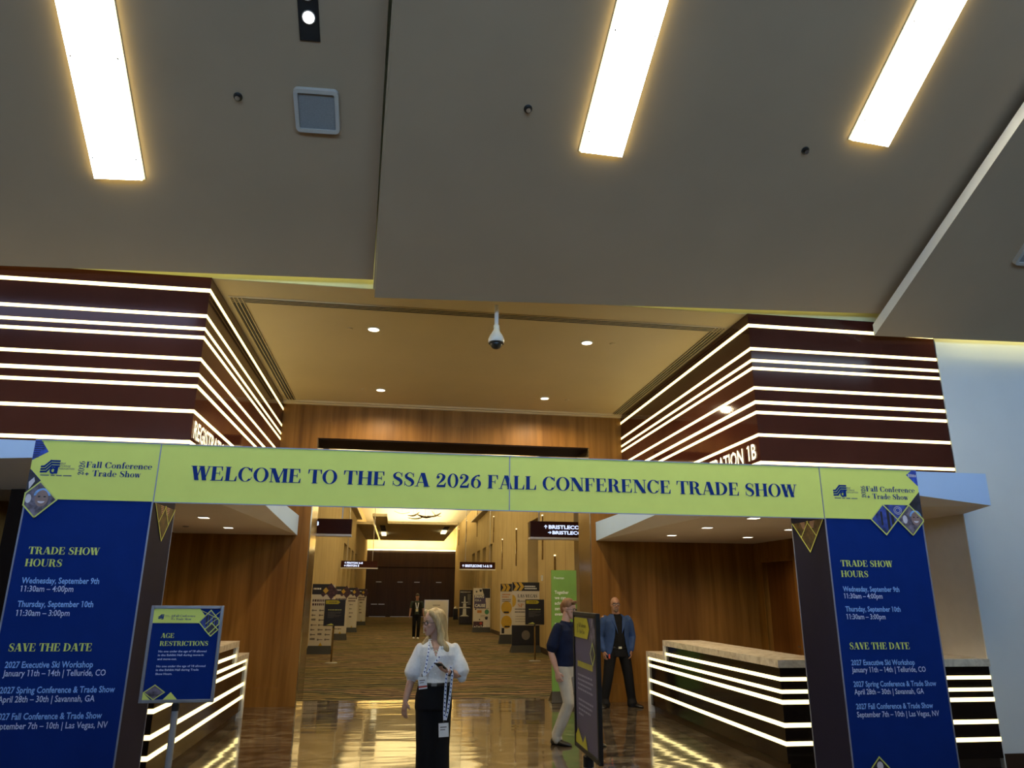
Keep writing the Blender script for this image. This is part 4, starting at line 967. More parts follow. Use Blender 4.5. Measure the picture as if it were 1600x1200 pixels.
t, p, fr, iw, ih = pole_sign('framed sign seen nearly edge-on, yellow patch on grey purple', 1.037, 4.1, -1.576, 0.535, 0.72, 1.712, 'dark_frame', 'purple_sign')
mb = MB(); fr.poly(mb, [U(0, .17), U(.62, .17), U(.72, .09), U(.62, 0.01), U(0, 0.01)], 0.002); mb.build('yellow_band', 'yellow_sign', p)
mb = MB(); ps, w_ = serif_polys('2026')
for k, pl in enumerate(ps): fr.poly(mb, [(.20*iw-b*.03*ih, -.135*ih+a*.075*ih/w_) for a, b in pl], 0.004)
mb.build('lettering', 'ink', p)
serif(fr, 'Fall Conference', .23*iw, .58*iw, -.085*ih, .034*ih, 'ink', p); serif(fr, '+ Trade Show', .23*iw, .52*iw, -.135*ih, .034*ih, 'ink', p)
diamond(fr, .88*iw, -.15*ih, .16*iw, .16*ih, 'crowd_photo', p, (0, iw, -ih, 0), outline=False); diamond(fr, .90*iw, -.27*ih, .10*iw, .08*ih, 'night_photo', p, (0, iw, -ih, 0), d=0.006)
mb = MB(); bars(fr, mb, .15*iw, -.40*ih, [.70*iw], .045*ih, .05, 0.003); mb.build('heading', 'yellow_sign', p)
mb = MB(); bars(fr, mb, .15*iw, -.47*ih, [.66*iw, .70*iw, .62*iw, .68*iw], .015*ih, .036*ih); mb.build('small_print', 'pale_print', p); mb = MB(); bars(fr, mb, .17*iw, -.66*ih, [.66*iw, .62*iw, .55*iw, .22*iw], .015*ih, .036*ih); mb.build('small_print', 'pale_print', p)
mb = MB(); fr.poly(mb, [U(0, 1), U(.55, 1), U(.45, .90), U(.33, .97), U(.12, .88), U(0, .94)], 0.002); mb.build('yellow_triangles', 'yellow_sign', p)

for lab, x, y, zt in (('dark framed sign on a thin bronze pole in front of the left sponsor boards', -1.705, 21.4, 1.655), ('dark framed sign on a thin bronze pole in front of the Las Vegas board', 3.965, 21.66, 1.69)):
    t, p, fr, iw, ih = pole_sign(lab, x, y, 0, 0.56, 0.70, zt, 'black_plastic', 'ink')
    mb = MB(); fr.poly(mb, [U(0, .15), U(.66, .15), U(.76, .08), U(.66, 0), U(0, 0)], 0.002); mb.build('yellow_band', 'yellow_sign', p)
    mb = MB(); bars(fr, mb, .18*iw, -.09*ih, [.4*iw], .03*ih, .05, 0.004); mb.build('emblem_words', 'ink', p)
    mb = MB(); bars(fr, mb, .15*iw, -.40*ih, [.70*iw], .03*ih, .05); mb.build('heading', 'lime_outline', p)
    mb = MB(); bars(fr, mb, .15*iw, -.48*ih, [.7*iw, .66*iw, .4*iw, .7*iw, .6*iw, .3*iw], .014*ih, .045*ih); mb.build('small_print', 'grey_ink', p)
    mb = MB(); fr.poly(mb, [U(.1, 1), U(.5, 1), U(.38, .93), U(.22, .97)], 0.002); mb.build('lime_triangles', 'lime_outline', p)

# ================================================================== BOARDS AND SIGNS IN THE HALL
FZ = 0.004
def board(name, label, x0, x1, y, z0, z1, face, base_m='ink', bd=0.42, group=None, base_h=None):
    t = thing(name, label, 'display board', ((x0+x1)/2, y, FZ), 0, group)
    w_ = x1-x0
    p = MB().box(-w_/2, 0, z0, w_/2, 0.06, z1).build('panel', face, t)
    bh = base_h if base_h is not None else z0
    if bh > 0: MB().hexa([(-w_/2-0.04, -0.12, 0), (w_/2+0.04, -0.12, 0), (w_/2+0.04, bd-0.12, 0), (-w_/2-0.04, bd-0.12, 0), (-w_/2, -0.01, bh), (w_/2, -0.01, bh), (w_/2, 0.07, bh), (-w_/2, 0.07, bh)]).build('base', base_m, t)
    return t, p, FR((-w_/2, -0.002, 0), (1, 0, 0), (0, 0, 1)), w_
for k, (x0, x1, y, z0, lb) in enumerate(((-2.70, -2.0, 24.55, 0.24, 'nearest cream sponsor board by the left hall wall, partly behind the portal'), (-2.56, -2.03, 31.9, 0.24, 'second nearest cream sponsor board by the left hall wall, behind the dark pole sign'),
        (-2.45, -1.96, 38.2, 0.22, 'third cream sponsor board along the left hall wall'), (-2.39, -1.89, 46.7, 0.22, 'farthest cream sponsor board along the left hall wall'))):
    t, p, fr, w_ = board('sponsor_board', lb, x0, x1, y, z0, 2.08, 'board_white', group='cream sponsor boards along the left hall wall')
    s = w_
    MB().box(-w_/2, -0.004, 1.78, w_/2*0.55, 0.0, 2.10).build('header', 'ink', p)
    mb = MB()
    for a, b, h_ in ((0.82, 1.98, .13), (0.66, 1.90, .0), (1.0, 1.86, .12), (0.86, 1.80, .15)):
        if h_: fr.poly(mb, [(a*s, b-h_*1.2), (a*s+h_, b), (a*s, b+h_*1.2), (a*s-h_, b)], 0.006+0.001*a)
    mb.build('photo_diamonds', 'maroon_photo', p)
    mb = MB(); fr.poly(mb, [(.60*s, 1.80), (.60*s+.09, 1.90), (.60*s, 2.0), (.60*s-.09, 1.90)], 0.008); mb.build('gold_diamond', 'gold', p)
    mb = MB(); fr.poly(mb, [(.50*s, 1.70), (.50*s+.08, 1.78), (.50*s, 1.86), (.50*s-.08, 1.78)], 0.009); mb.build('photo_diamond', 'maroon_photo', p)
    mb = MB(); bars(fr, mb, .06*s, 1.93, [.35*s], .05, .06, .006); mb.build('header_words', 'white_ink', p)
    mb = MB(); bars(fr, mb, .05*s, 1.56, [.85*s, .7*s], .07, .12); mb.build('heading', 'maroon_photo', p)
    mb = MB()
    for r_ in range(7 if k < 2 else 4):
        for c_ in range(3 if k == 0 else (2 if k == 1 else 1)):
            x = (0.12+0.32*c_)*s if k < 2 else 0.3*s; z = 1.28-0.145*r_-(0.05 if k > 1 else 0)*r_
            ww = random.uniform(.10, .2)*s*(1 if k < 2 else 1.5); hh = random.choice((.03, .06, .02))
            mb = MB(); fr.rect(mb, x, z, x+ww, z+hh); fr.disc(mb, x-0.02, z+hh/2, .028, .03, .0035); mb.build('sponsor_logo', 'grey_ink', p)
    mb = MB(); fr.poly(mb, [(.45*s, z0), (.62*s, z0), (.535*s, z0+.1)], 0.003); mb.build('gold_triangle', 'gold', p)

t, p, fr, w_ = board('fountain_board', 'dark photo board with a white fountain, farthest by the right hall wall', 3.89, 4.71, 47.75, 0.06, 2.1, 'night_photo', base_h=0.06)
mb = MB(); c = w_*0.40
for (r_, z, rr, zz) in ((.30, .50, .10, .62), (.12, .62, .10, .98), (.40, 1.0, .32, 1.07), (.10, 1.07, .09, 1.30), (.22, 1.32, .18, 1.37), (.06, 1.37, .03, 1.72)):
    fr.poly(mb, [(c-r_, z), (c+r_, z), (c+rr, zz), (c-rr, zz)], 0.003)
mb.build('printed_fountain', 'white_ink', p)
mb = MB(); bars(fr, mb, .06*w_, 1.95, [.8*w_], .05, .1); bars(fr, mb, .62*w_, 1.82, [.25*w_]*8, .03, .085); mb.build('small_print', 'white_ink', p)
t, p, fr, w_ = board('charity_board', 'cream PAWS FOR A CAUSE board with paw prints near the right hall wall', 3.81, 4.68, 38.15, 0.24, 2.14, 'board_white')
mb = MB(); fr.rect(mb, .05*w_, 1.44, .72*w_, 1.80); fr.rect(mb, .05*w_, 1.16, .74*w_, 1.46, .0021); mb.build('dark_title_block', 'purple_sign', p)
mb = MB(); sans(fr, 'PAWS', .10*w_, .62*w_, 1.66, .13, None, None, bold=.03, mb=mb, d=.005); sans(fr, 'FOR A', .10*w_, .46*w_, 1.49, .10, None, None, bold=.0, mb=mb, d=.005); sans(fr, 'CAUSE', .10*w_, .70*w_, 1.22, .14, None, None, bold=.03, mb=mb, d=.005); mb.build('lettering', 'white_ink', p)
mb = MB(); fr.poly(mb, [(.50*w_, 2.12), (.98*w_, 2.12), (.98*w_, 1.66), (.72*w_, 1.66), (.60*w_, 1.85)], .003); mb.build('printed_dog', 'ink', p)
mb = MB()
for x, z, r_ in ((.18, 1.95, .04), (.42, 2.0, .055), (.14, 1.10, .035), (.78, .66, .07), (.38, .60, .03)):
    fr.disc(mb, x*w_, z, r_, r_*.8)
    for q in (-1, -.35, .35, 1): fr.disc(mb, x*w_+q*r_*.9, z+r_*(1.15-.25*abs(q)), r_*.3, r_*.4, .0025)
mb.build('paw_prints', 'ink', p)
mb = MB(); fr.disc(mb, .80*w_, .98, .11, .12); mb.build('green_badge', 'green_dot', p)
mb = MB(); fr.rect(mb, .24*w_, .93, .50*w_, 1.06); mb.build('orange_block', 'orange', p)
mb = MB(); bars(fr, mb, .12*w_, 1.13, [.8*w_], .025, .1); bars(fr, mb, .44*w_, .80, [.25*w_, .2*w_], .02, .06); mb.build('small_print', 'grey_ink', p)
mb = MB(); fr.rect(mb, .02*w_, .25, .60*w_, .52); mb.build('printed_crowd', 'maroon_photo', p)
mb = MB(); fr.disc(mb, .46*w_, .43, .07, .06, .004); mb.build('red_blob', 'red_dot', p)
mb = MB()
for k in range(6): fr.disc(mb, (.12+.12*k)*w_, .27+.03*(k % 2), .025, .03, .005)
mb.build('white_paws', 'white_ink', p)
t, p, fr, w_ = board('scan_board', 'narrow cream board with two gold circles beside the Las Vegas board', 3.98, 4.45, 29.2, 0.34, 2.22, 'board_white')
MB().box(-w_/2, -0.004, 1.94, w_/2, 0, 2.23).build('header', 'ink', p)
mb = MB()
for q in (.02, .36): fr.poly(mb, [(q*w_+.02, 1.95), (q*w_+.14, 1.95), (q*w_+.22, 2.09), (q*w_+.14, 2.22), (q*w_+.02, 2.22), (q*w_+.1, 2.09)], .006)
mb.build('gold_chevrons', 'gold', p)
mb = MB(); fr.disc(mb, .52*w_, 1.33, .21, .24); fr.disc(mb, .52*w_, .80, .21, .24); mb.build('gold_circles', 'gold', p)
mb = MB(); bars(fr, mb, .14*w_, 1.80, [.7*w_, .55*w_], .05, .09); mb.build('heading', 'orange', p)
mb = MB(); bars(fr, mb, .14*w_, 1.62, [.75*w_, .7*w_], .03, .06); mb.build('small_print', 'ink', p)
for q in ((.28, 1.13, .72, 1.19), (.36, .60, .8, .66), (.12, .38, .34, .58)):
    mb = MB(); fr.rect(mb, q[0]*w_, q[1], q[2]*w_, q[3], .004); mb.build('dark_label', 'ink', p)
t, p, fr, w_ = board('reception_board', 'cream LAS VEGAS reception board above a black base, nearest by the right hall wall', 3.775, 4.70, 24.8, 0.85, 2.2, 'board_white', base_h=0.22)
q_ = MB().box(-w_/2, 0, 0.22, w_/2, 0.06, 0.85).build('lower_panel', 'ink', t)
mb = MB(); fr.disc(mb, .5*w_, .54, .14, .15); mb.build('faint_emblem', 'grey_ink', q_)
MB().box(-w_/2, -0.004, 1.94, w_/2, 0, 2.22).build('header', 'ink', p)
mb = MB()
for q in (.02, .20): fr.poly(mb, [(q*w_+.02, 1.95), (q*w_+.12, 1.95), (q*w_+.22, 2.08), (q*w_+.12, 2.21), (q*w_+.02, 2.21), (q*w_+.1, 2.08)], .006)
mb.build('gold_chevrons', 'gold', p)
mb = MB(); bars(fr, mb, .45*w_, 2.07, [.4*w_, .45*w_], .04, .07, .006); mb.build('header_words', 'white_ink', p)
mb = MB(); fr.poly(mb, [(.005*w_+.13*math.cos(a), 1.62+.2*math.sin(a)) for a in [-PI/2+PI*i/12 for i in range(13)]]); mb.build('gold_half_disc', 'gold', p)
serif(fr, 'LAS VEGAS', .20*w_, .92*w_, 1.73, .10, 'ink', p); serif(fr, 'Reception', .20*w_, .72*w_, 1.58, .08, 'ink', p); serif(fr, 'SP', .20*w_, .42*w_, 1.42, .12, 'orange', p)
mb = MB(); bars(fr, mb, .10*w_, 1.34, [.55*w_, .5*w_], .035, .09); mb.build('small_print', 'ink', p); mb = MB(); bars(fr, mb, .12*w_, 1.12, [.5*w_, .5*w_, .45*w_], .015, .08); mb.build('small_print', 'grey_ink', p)
t, p, fr, w_ = board('green_board', 'tall green board with white lettering standing in the portal at right', 2.785, 3.255, 13.5, 0.17, 2.25, 'kiosk_green', base_m='black_plastic', bd=0.30)
mb = MB()
sans(fr, 'Freeman', .10*w_, .50*w_, 2.09, .045, None, None, bold=0, mb=mb)
for s_, x1, z in (('Together', .68, 1.83), ('we can', .56, 1.735), ('achieve a', .70, 1.64), ('zero-waste', .74, 1.545), ('event.', .50, 1.45)): sans(fr, s_, .12*w_, x1*w_, z, .055, None, None, bold=.02, mb=mb)
bars(fr, mb, .12*w_, 1.30, [.6*w_, .5*w_], .022, .06); bars(fr, mb, .12*w_, 1.10, [.25*w_], .022, .06)
mb.build('lettering', 'white_ink', p)
t, p, fr, w_ = board('floor_board', 'plain white board standing on the carpet behind the woman', 1.32, 2.46, 37.0, 0.02, 1.54, 'board_white', base_h=0.02)
mb = MB(); bars(fr, mb, .35*w_, 1.28, [.3*w_], .05, .1); mb.build('heading', 'grey_ink', p)
mb = MB(); mb.box(-w_/2-.02, -.01, 0.02, -w_/2, .07, 1.56); mb.box(w_/2, -.01, 0.02, w_/2+.02, .07, 1.56); mb.box(-w_/2, -.01, 1.54, w_/2, .07, 1.56); mb.build('edge_frame', 'steel', t)
t = thing('litter_bin', 'dark litter bin with a steel top by the far right hall wall', 'bin', (4.40, 57.6, FZ))
MB().box(-.17, -.17, 0, .17, .17, .78).build('body', 'ink', t); MB().lathe((0, 0, .78), [(.15, 0), (.15, .05), (.06, .14), (.06, .2)], 20).build('lid', 'steel', t)
t = thing('wall_strobe', 'small white alarm strobe on the right hall wall', 'alarm', (HX1, 24.45, 2.36)); MB().box(-.05, -.06, -.09, 0, .06, .09).build('housing', 'white_plastic', t); MB().box(-.07, -.03, .02, -.05, .03, .05).build('lens', 'steel', t)

def hang_sign(label, x0, x1, y, z0, z1, lines):
    t = thing('hanging_sign', label, 'direction sign', ((x0+x1)/2, y, z0), 0, 'hanging direction signs')
    w_ = x1-x0; h_ = z1-z0
    MB().box(-w_/2, 0, 0.05, w_/2, 0.22, h_).build('cabinet', 'sign_maroon', t)
    MB().box(-w_/2-0.01, -0.03, 0, w_/2+0.01, 0.25, 0.05).build('ledge', 'white_plastic', t)
    for q in (-.35, .35): MB().cyl((q*w_, .11, h_), .015, HZ-z1, 10).build('hanger', 'steel', t)
    fr = FR((-w_/2, -0.002, 0), (1, 0, 0), (0, 0, 1)); mb = MB()
    for (arrow, big, tx, x, x1_, z, cap) in lines:
        sans(fr, tx, x, x1_, z, cap, None, None, bold=.03, mb=mb)
        if arrow:
            c = (x-cap*0.85, z+cap*.5); a = {'u': 90, 'r': 0, 'l': 180}[arrow]; ca, sa = math.cos(math.radians(a)), math.sin(math.radians(a))
            R_ = lambda p: (c[0]+(p[0]*ca-p[1]*sa)*cap, c[1]+(p[0]*sa+p[1]*ca)*cap)
            fr.poly(mb, [R_(q) for q in ((-.5, -.1), (.3, -.1), (.3, .1), (-.5, .1))], .003); fr.poly(mb, [R_(q) for q in ((.55, 0), (.1, .45), (-.08, .45), (.3, 0))], .0032); fr.poly(mb, [R_(q) for q in ((.55, 0), (.3, 0), (-.08, -.45), (.1, -.45))], .0034)
    mb.build('lit_lettering', 'sign_glow', t); return t
hang_sign('dark hanging sign at upper left of the portal, only a figure 8 showing', -2.70, -1.15, 17.5, 3.09, 3.49, [('u', 0, 'Pinyon 6-8', .10, .80, .24, .09)])
hang_sign('hanging sign reading BRISTLECONE with up and right arrows at upper right of the portal', 3.10, 4.65, 17.5, 3.11, 3.54, [('u', 0, 'BRISTLECONE', .45, 1.42, .255, .085), ('r', 0, 'BRISTLECONE', .54, 1.48, .125, .078)])
hang_sign('small hanging sign with PINYON 6-8 and PINYON 5 farther down the hall', -2.66, -1.0, 35, 2.93, 3.28, [('u', 0, 'PINYON 6-8', .26, .98, .215, .085), ('l', 0, 'PINYON 5', .26, .82, .09, .085)])
hang_sign('small hanging sign with BRISTLECONE 1-6 & 10 farther down the hall', 2.83, 4.5, 35, 2.93, 3.3, [('u', 0, 'BRISTLECONE 1-6 & 10', .24, 1.52, .14, .11)])
for y, z0, z1, lb in ((34.2, 2.95, 4.3, 'just right of the small right hanging sign'), (30.0, 2.95, 4.42, 'in the middle of the right hall wall'), (24.35, 2.95, 4.4, 'below the large right hanging sign'), (22.35, 2.0, 2.97, 'just above the green board'),
        (37.6, 4.4, 5.7, 'high above the right hall niches'), (45.9, 5.3, 7.0, 'higher still beside the ceiling tray'), (53.4, 5.5, 7.0, 'second farthest up the right hall wall'), (60.5, 5.7, 7.0, 'farthest up the right hall wall')):
    t = thing('rod_sconce', 'thin brass rod ' + lb, 'wall light', (HX1, y, z0), 0, 'brass rods on the right hall wall')
    MB().box(-.055, -.025, 0, -.01, .025, z1-z0).build('rod', 'bronze', t); MB().box(-.01, -.02, (z1-z0)*.4, 0, .02, (z1-z0)*.6).build('bracket', 'bronze', t)
    MB().box(-.055, -.03, z1-z0, -.005, .03, z1-z0+.04).build('glowing_tip', 'cove_led', t)
t = thing('leaf_mobile', 'hanging cluster of bronze leaf shapes below the hall ceiling', 'ceiling sculpture', (0.75, 38.0, 5.92))
for (x, y, z, l, a, tl) in ((-.75, 0, .0, .8, .05, .1), (.0, -.3, -.28, .9, -.12, .25), (-.15, .4, -.05, .65, -.3, .3), (.45, .1, -.15, .9, .1, -.2), (.9, -.2, -.12, .75, -.25, .3), (1.05, .3, -.02, .6, .5, .2)):
    mb = MB(); n = 12; top = []; 
    for i in range(n+1):
        q = i/n; w_ = .16*math.sin(PI*q)**.8+.004; xx = (q-.5)*l
        top.append((xx, w_, .10*math.cos(PI*(q-.5))))
    v = [(a_, b_, -c_) for a_, b_, c_ in top] + [(a_, -b_, -c_) for a_, b_, c_ in top] + [(a_, b_, -c_-.02) for a_, b_, c_ in top] + [(a_, -b_, -c_-.02) for a_, b_, c_ in top]
    N = n+1; fs = []
    for i in range(n): fs += [(i, i+1, N+i+1, N+i), (2*N+i, 3*N+i, 3*N+i+1, 2*N+i+1), (i, 2*N+i, 2*N+i+1, i+1), (N+i, N+i+1, 3*N+i+1, 3*N+i)]
    mb.add(v, fs); mb.xf(Matrix.Translation((x, y, z)) @ Matrix.Rotation(a, 4, 'Y') @ Matrix.Rotation(tl, 4, 'X'))
    lf = mb.build('leaf', 'bronze', t); MB().cyl((x, y, z-.05), .006, HZ-5.92-z+.045, 6).build('wire', 'steel', lf)

# ================================================================== PEOPLE
mat('skin_fair', (0.46, 0.26, 0.19), 0.5, var=0.06, nscale=25)
mat('skin_tan', (0.34, 0.18, 0.12), 0.5, var=0.06, nscale=25)
mat('lips', (0.34, 0.11, 0.10), 0.45); mat('lips_dark', (0.24, 0.10, 0.08), 0.5)
mat('eye_white', (0.65, 0.63, 0.60), 0.3); mat('eye_dark', (0.03, 0.025, 0.02), 0.25)
mat('brow_blond', (0.20, 0.12, 0.06), 0.7); mat('brow_dark', (0.03, 0.02, 0.015), 0.7); mat('beard_grey', (0.14, 0.10, 0.085), 0.8)
wood('hair_blond', (0.26, 0.17, 0.07), (0.62, 0.46, 0.24), 0.45, scale=(70, 70, 3))
wood('hair_ginger', (0.10, 0.045, 0.018), (0.26, 0.12, 0.05), 0.5, scale=(80, 80, 6))
wood('hair_black', (0.008, 0.006, 0.005), (0.025, 0.02, 0.016), 0.5, scale=(80, 80, 6))
mat('blouse_white', (0.74, 0.74, 0.76), 0.85, var=0.05, nscale=40, bump=0.35)
mat('trouser_black', (0.006, 0.006, 0.008), 0.8, spec=0.2)
mat('polo_navy', (0.007, 0.011, 0.032), 0.75, spec=0.12, var=0.2, nscale=12)
mat('khaki', (0.40, 0.36, 0.30), 0.85, var=0.08, nscale=10, bump=0.3)
mat('blazer_blue', (0.030, 0.060, 0.16), 0.6, spec=0.12, var=0.12, nscale=14)
mat('tee_black', (0.008, 0.008, 0.009), 0.8, spec=0.12)
mat('shoe_black', (0.010, 0.009, 0.009), 0.35); mat('shoe_white', (0.6, 0.6, 0.6), 0.5)
mat('vest_black', (0.010, 0.011, 0.012), 0.7, spec=0.12); mat('tee_olive', (0.045, 0.055, 0.045), 0.8, spec=0.12)
mat('lanyard_white', (0.66, 0.70, 0.82), 0.6, var=0.04); mat('badge_white', (0.75, 0.76, 0.78), 0.4, var=0.03); mat('badge_cream', (0.6, 0.56, 0.36), 0.4)
mat('lens_glass', (0.35, 0.38, 0.40), 0.08, spec=0.8); mat('watch_dark', (0.02, 0.018, 0.02), 0.3, 0.5)

def organic(name, mb, mats, parent, voxel=0.007, smooth=4):
    me = bpy.data.meshes.new('tmp'); me.from_pydata(mb.v, [], mb.f); me.update()
    o = bpy.data.objects.new('tmp', me); COL.objects.link(o)
    r = o.modifiers.new('r', 'REMESH'); r.mode = 'VOXEL'; r.voxel_size = voxel
    s = o.modifiers.new('s', 'SMOOTH'); s.factor = 0.5; s.iterations = smooth
    dg = bpy.context.evaluated_depsgraph_get(); m2 = bpy.data.meshes.new_from_object(o.evaluated_get(dg)); m2.name = name
    bpy.data.objects.remove(o); bpy.data.meshes.remove(me)
    m2.materials.clear()
    for q in (mats if isinstance(mats, (list, tuple)) else [mats]): m2.materials.append(M[q])
    for p in m2.polygons: p.use_smooth = True; p.material_index = 0
    o = bpy.data.objects.new(name, m2); COL.objects.link(o); o.parent = parent; return o

def V(*a): return Vector(a)
def head_xf(c, yw, pt=0.0, s=1.0, rl=0.0):
    return Matrix.Translation(c) @ Matrix.Rotation(yw, 4, 'Z') @ Matrix.Rotation(pt, 4, 'X') @ Matrix.Rotation(rl, 4, 'Y') @ Matrix.Scale(s, 4)
def add_head(mb, X, neck_base, neck_r=0.055, jaw=1.0, chin=0.0):
    st = len(mb.v)
    mb.ell((0, 0.012, 0.035), (0.074, 0.094, 0.092), 28, 18)
    secs = []
    for z, cy, rx, ry in ((-0.118-chin, -0.060, 0.018, 0.016), (-0.110-chin, -0.058, 0.030, 0.028), (-0.092, -0.047, 0.044*jaw, 0.044), (-0.065, -0.034, 0.055*jaw, 0.058), (-0.035, -0.022, 0.062*jaw, 0.070), (0.0, -0.010, 0.067, 0.079), (0.035, -0.002, 0.070, 0.088), (0.06, 0.004, 0.069, 0.088)):
        secs.append((V(0, cy, z), V(rx, 0, 0), V(0, ry, 0)))
    mb.ring(secs, 26)
    mb.tube([((0, -0.082, 0.012), 0.008), ((0, -0.096, -0.012), 0.0115), ((0, -0.104, -0.030), 0.0125)], 12)          # nose
    for q in (-1, 1): mb.ell((q*0.012, -0.094, -0.034), (0.009, 0.010, 0.008), 10, 8)
    mb.ell((0, -0.089, -0.060), (0.024, 0.010, 0.0065), 14, 8); mb.ell((0, -0.088, -0.070), (0.020, 0.010, 0.0065), 14, 8)  # lips
    for q in (-1, 1):
        mb.ell((q*0.031, -0.080, 0.022), (0.022, 0.010, 0.007), 12, 8)                                                # brow ridge
        mb.ell((q*0.042, -0.068, -0.020), (0.020, 0.016, 0.018), 12, 8)                                               # cheek
        mb.ell((q*0.073, 0.012, -0.008), (0.008, 0.018, 0.030), 12, 10)                                               # ear
    mb.xf(X, st)
    a = X @ V(0, 0.018, -0.055); mb.tube([(neck_base, neck_r*1.12), (neck_base*0.45+a*0.55, neck_r), (a, neck_r*0.98)], 18)
def paint_face(o, X, beard=False, brow=3):
    inv = X.inverted()
    for p in o.data.polygons:
        c = inv @ p.center
        if c.y > -0.03 or c.z < -0.14 or c.z > 0.06: continue
        ax = abs(c.x)
        if ((ax-0.031)/0.0145)**2 + ((c.z-0.004)/0.0065)**2 < 1: p.material_index = 3 if ((ax-0.031)/0.0062)**2 + ((c.z-0.004)/0.0065)**2 < 1 else 2
        elif (c.x/0.024)**2 + ((c.z+0.065)/0.0105)**2 < 1 and c.y < -0.075: p.material_index = 1
        elif abs(c.z-0.024-0.1*(0.031-abs(ax-0.031))) < 0.0042 and 0.012 < ax < 0.052: p.material_index = 4
        elif beard and c.z < -0.045 and c.y < -0.04 and (ax < 0.034 or c.z < -0.098) : p.material_index = 5
def hand(mb, wr, d, n, side, curl=0.5, s=1.0, thumb_in=0.3):
    wr = Vector(wr); d = Vector(d).normalized(); n = Vector(n); n = (n-d*n.dot(d)).normalized(); l = d.cross(n)*side
    # n = palm normal; l = towards the thumb
    secs = []
    for t, w, th in ((0.0, 0.027, 0.021), (0.03, 0.036, 0.018), (0.065, 0.043, 0.015), (0.092, 0.042, 0.012)): secs.append((wr+d*t*s, l*w*s, n*th*s))
    mb.ring(secs, 16)
    for off, ln in ((0.033, 0.070), (0.011, 0.080), (-0.012, 0.074), (-0.034, 0.058)):
        p = wr+d*0.088*s+l*off*s; q = (d+l*off*2.2).normalized(); pts = [(p-d*0.012*s, 0.0095*s)]; a = 0
        for k, fr_ in enumerate((0.42, 0.33, 0.25)):
            a += curl*(0.55 if k == 0 else 0.75); dd = (q*math.cos(a)+n*math.sin(a)).normalized(); p = p+dd*ln*fr_*s; pts.append((p, (0.0092-0.0009*k)*s))
        mb.tube(pts, 10)
    p = wr+d*0.025*s+l*0.030*s; q = (d*0.75+l*0.75+n*thumb_in).normalized(); q2 = (d*0.95+l*0.2+n*(thumb_in+0.25)).normalized()
    mb.tube([(p-l*0.012*s, 0.015*s), (p+q*0.032*s, 0.0125*s), (p+q*0.032*s+q2*0.032*s, 0.010*s)], 10)
def torso(mb, secs, ex=0.0, n=28, sq=0.0):
    S = []
    for z, cx, cy, rx, ry, *rot in secs:
        a = rot[0] if rot else 0.0
        S.append((V(cx, cy, z), V(math.cos(a), math.sin(a), 0)*(rx+ex), V(-math.sin(a), math.cos(a), 0)*(ry+ex)))
    mb.ring(S, n)
def glasses(X, parent, m='black_plastic', tk=1.1):
    mb = MB(); st = 0
    for q in (-1, 1):
        c = V(q*0.031, -0.099, 0.002); n = 22
        for i in range(n):
            a, b = 2*PI*i/n, 2*PI*(i+1)/n
            P = lambda t, r, y: (c.x+r*0.026*math.cos(t), c.y+y+0.010*abs(math.cos(t))*(1 if q*math.cos(t) > 0 else 0), c.z+r*0.0185*math.sin(t))
            mb.add([P(a, tk, 0), P(b, tk, 0), P(b, 0.88, 0), P(a, 0.88, 0), P(a, tk, .004), P(b, tk, .004), P(b, 0.88, .004), P(a, 0.88, .004)], [(0, 1, 2, 3), (7, 6, 5, 4), (0, 4, 5, 1), (3, 2, 6, 7)])
        mb.tube([((q*0.058, -0.088, 0.006), 0.0024), ((q*0.077, -0.03, 0.004), 0.0024), ((q*0.078, 0.02, 0.0), 0.0024)], 6)
    mb.tube([((-0.008, -0.1, 0.006), 0.0022), ((0, -0.103, 0.008), 0.0022), ((0.008, -0.1, 0.006), 0.0022)], 6)
    mb.xf(X); g = mb.build('glasses', m, parent)
    return g
def shoe(mb, heel, d, L=0.27, w=0.048, h=0.075):
    heel = Vector(heel); d = Vector((d[0], d[1], 0)).normalized(); l = V(-d.y, d.x, 0); S = []
    for t, ww, hh in ((0.0, .62, .8), (0.05, .85, 1.0), (0.25, .85, 1.0), (0.45, .85, .85), (0.65, 1.0, .62), (0.85, .9, .5), (0.97, .5, .34), (1.0, .25, .2)):
        S.append((heel+d*t*L+V(0, 0, h*hh/2), l*w*ww, V(0, 0, h*hh/2)))
    mb.ring(S, 16)
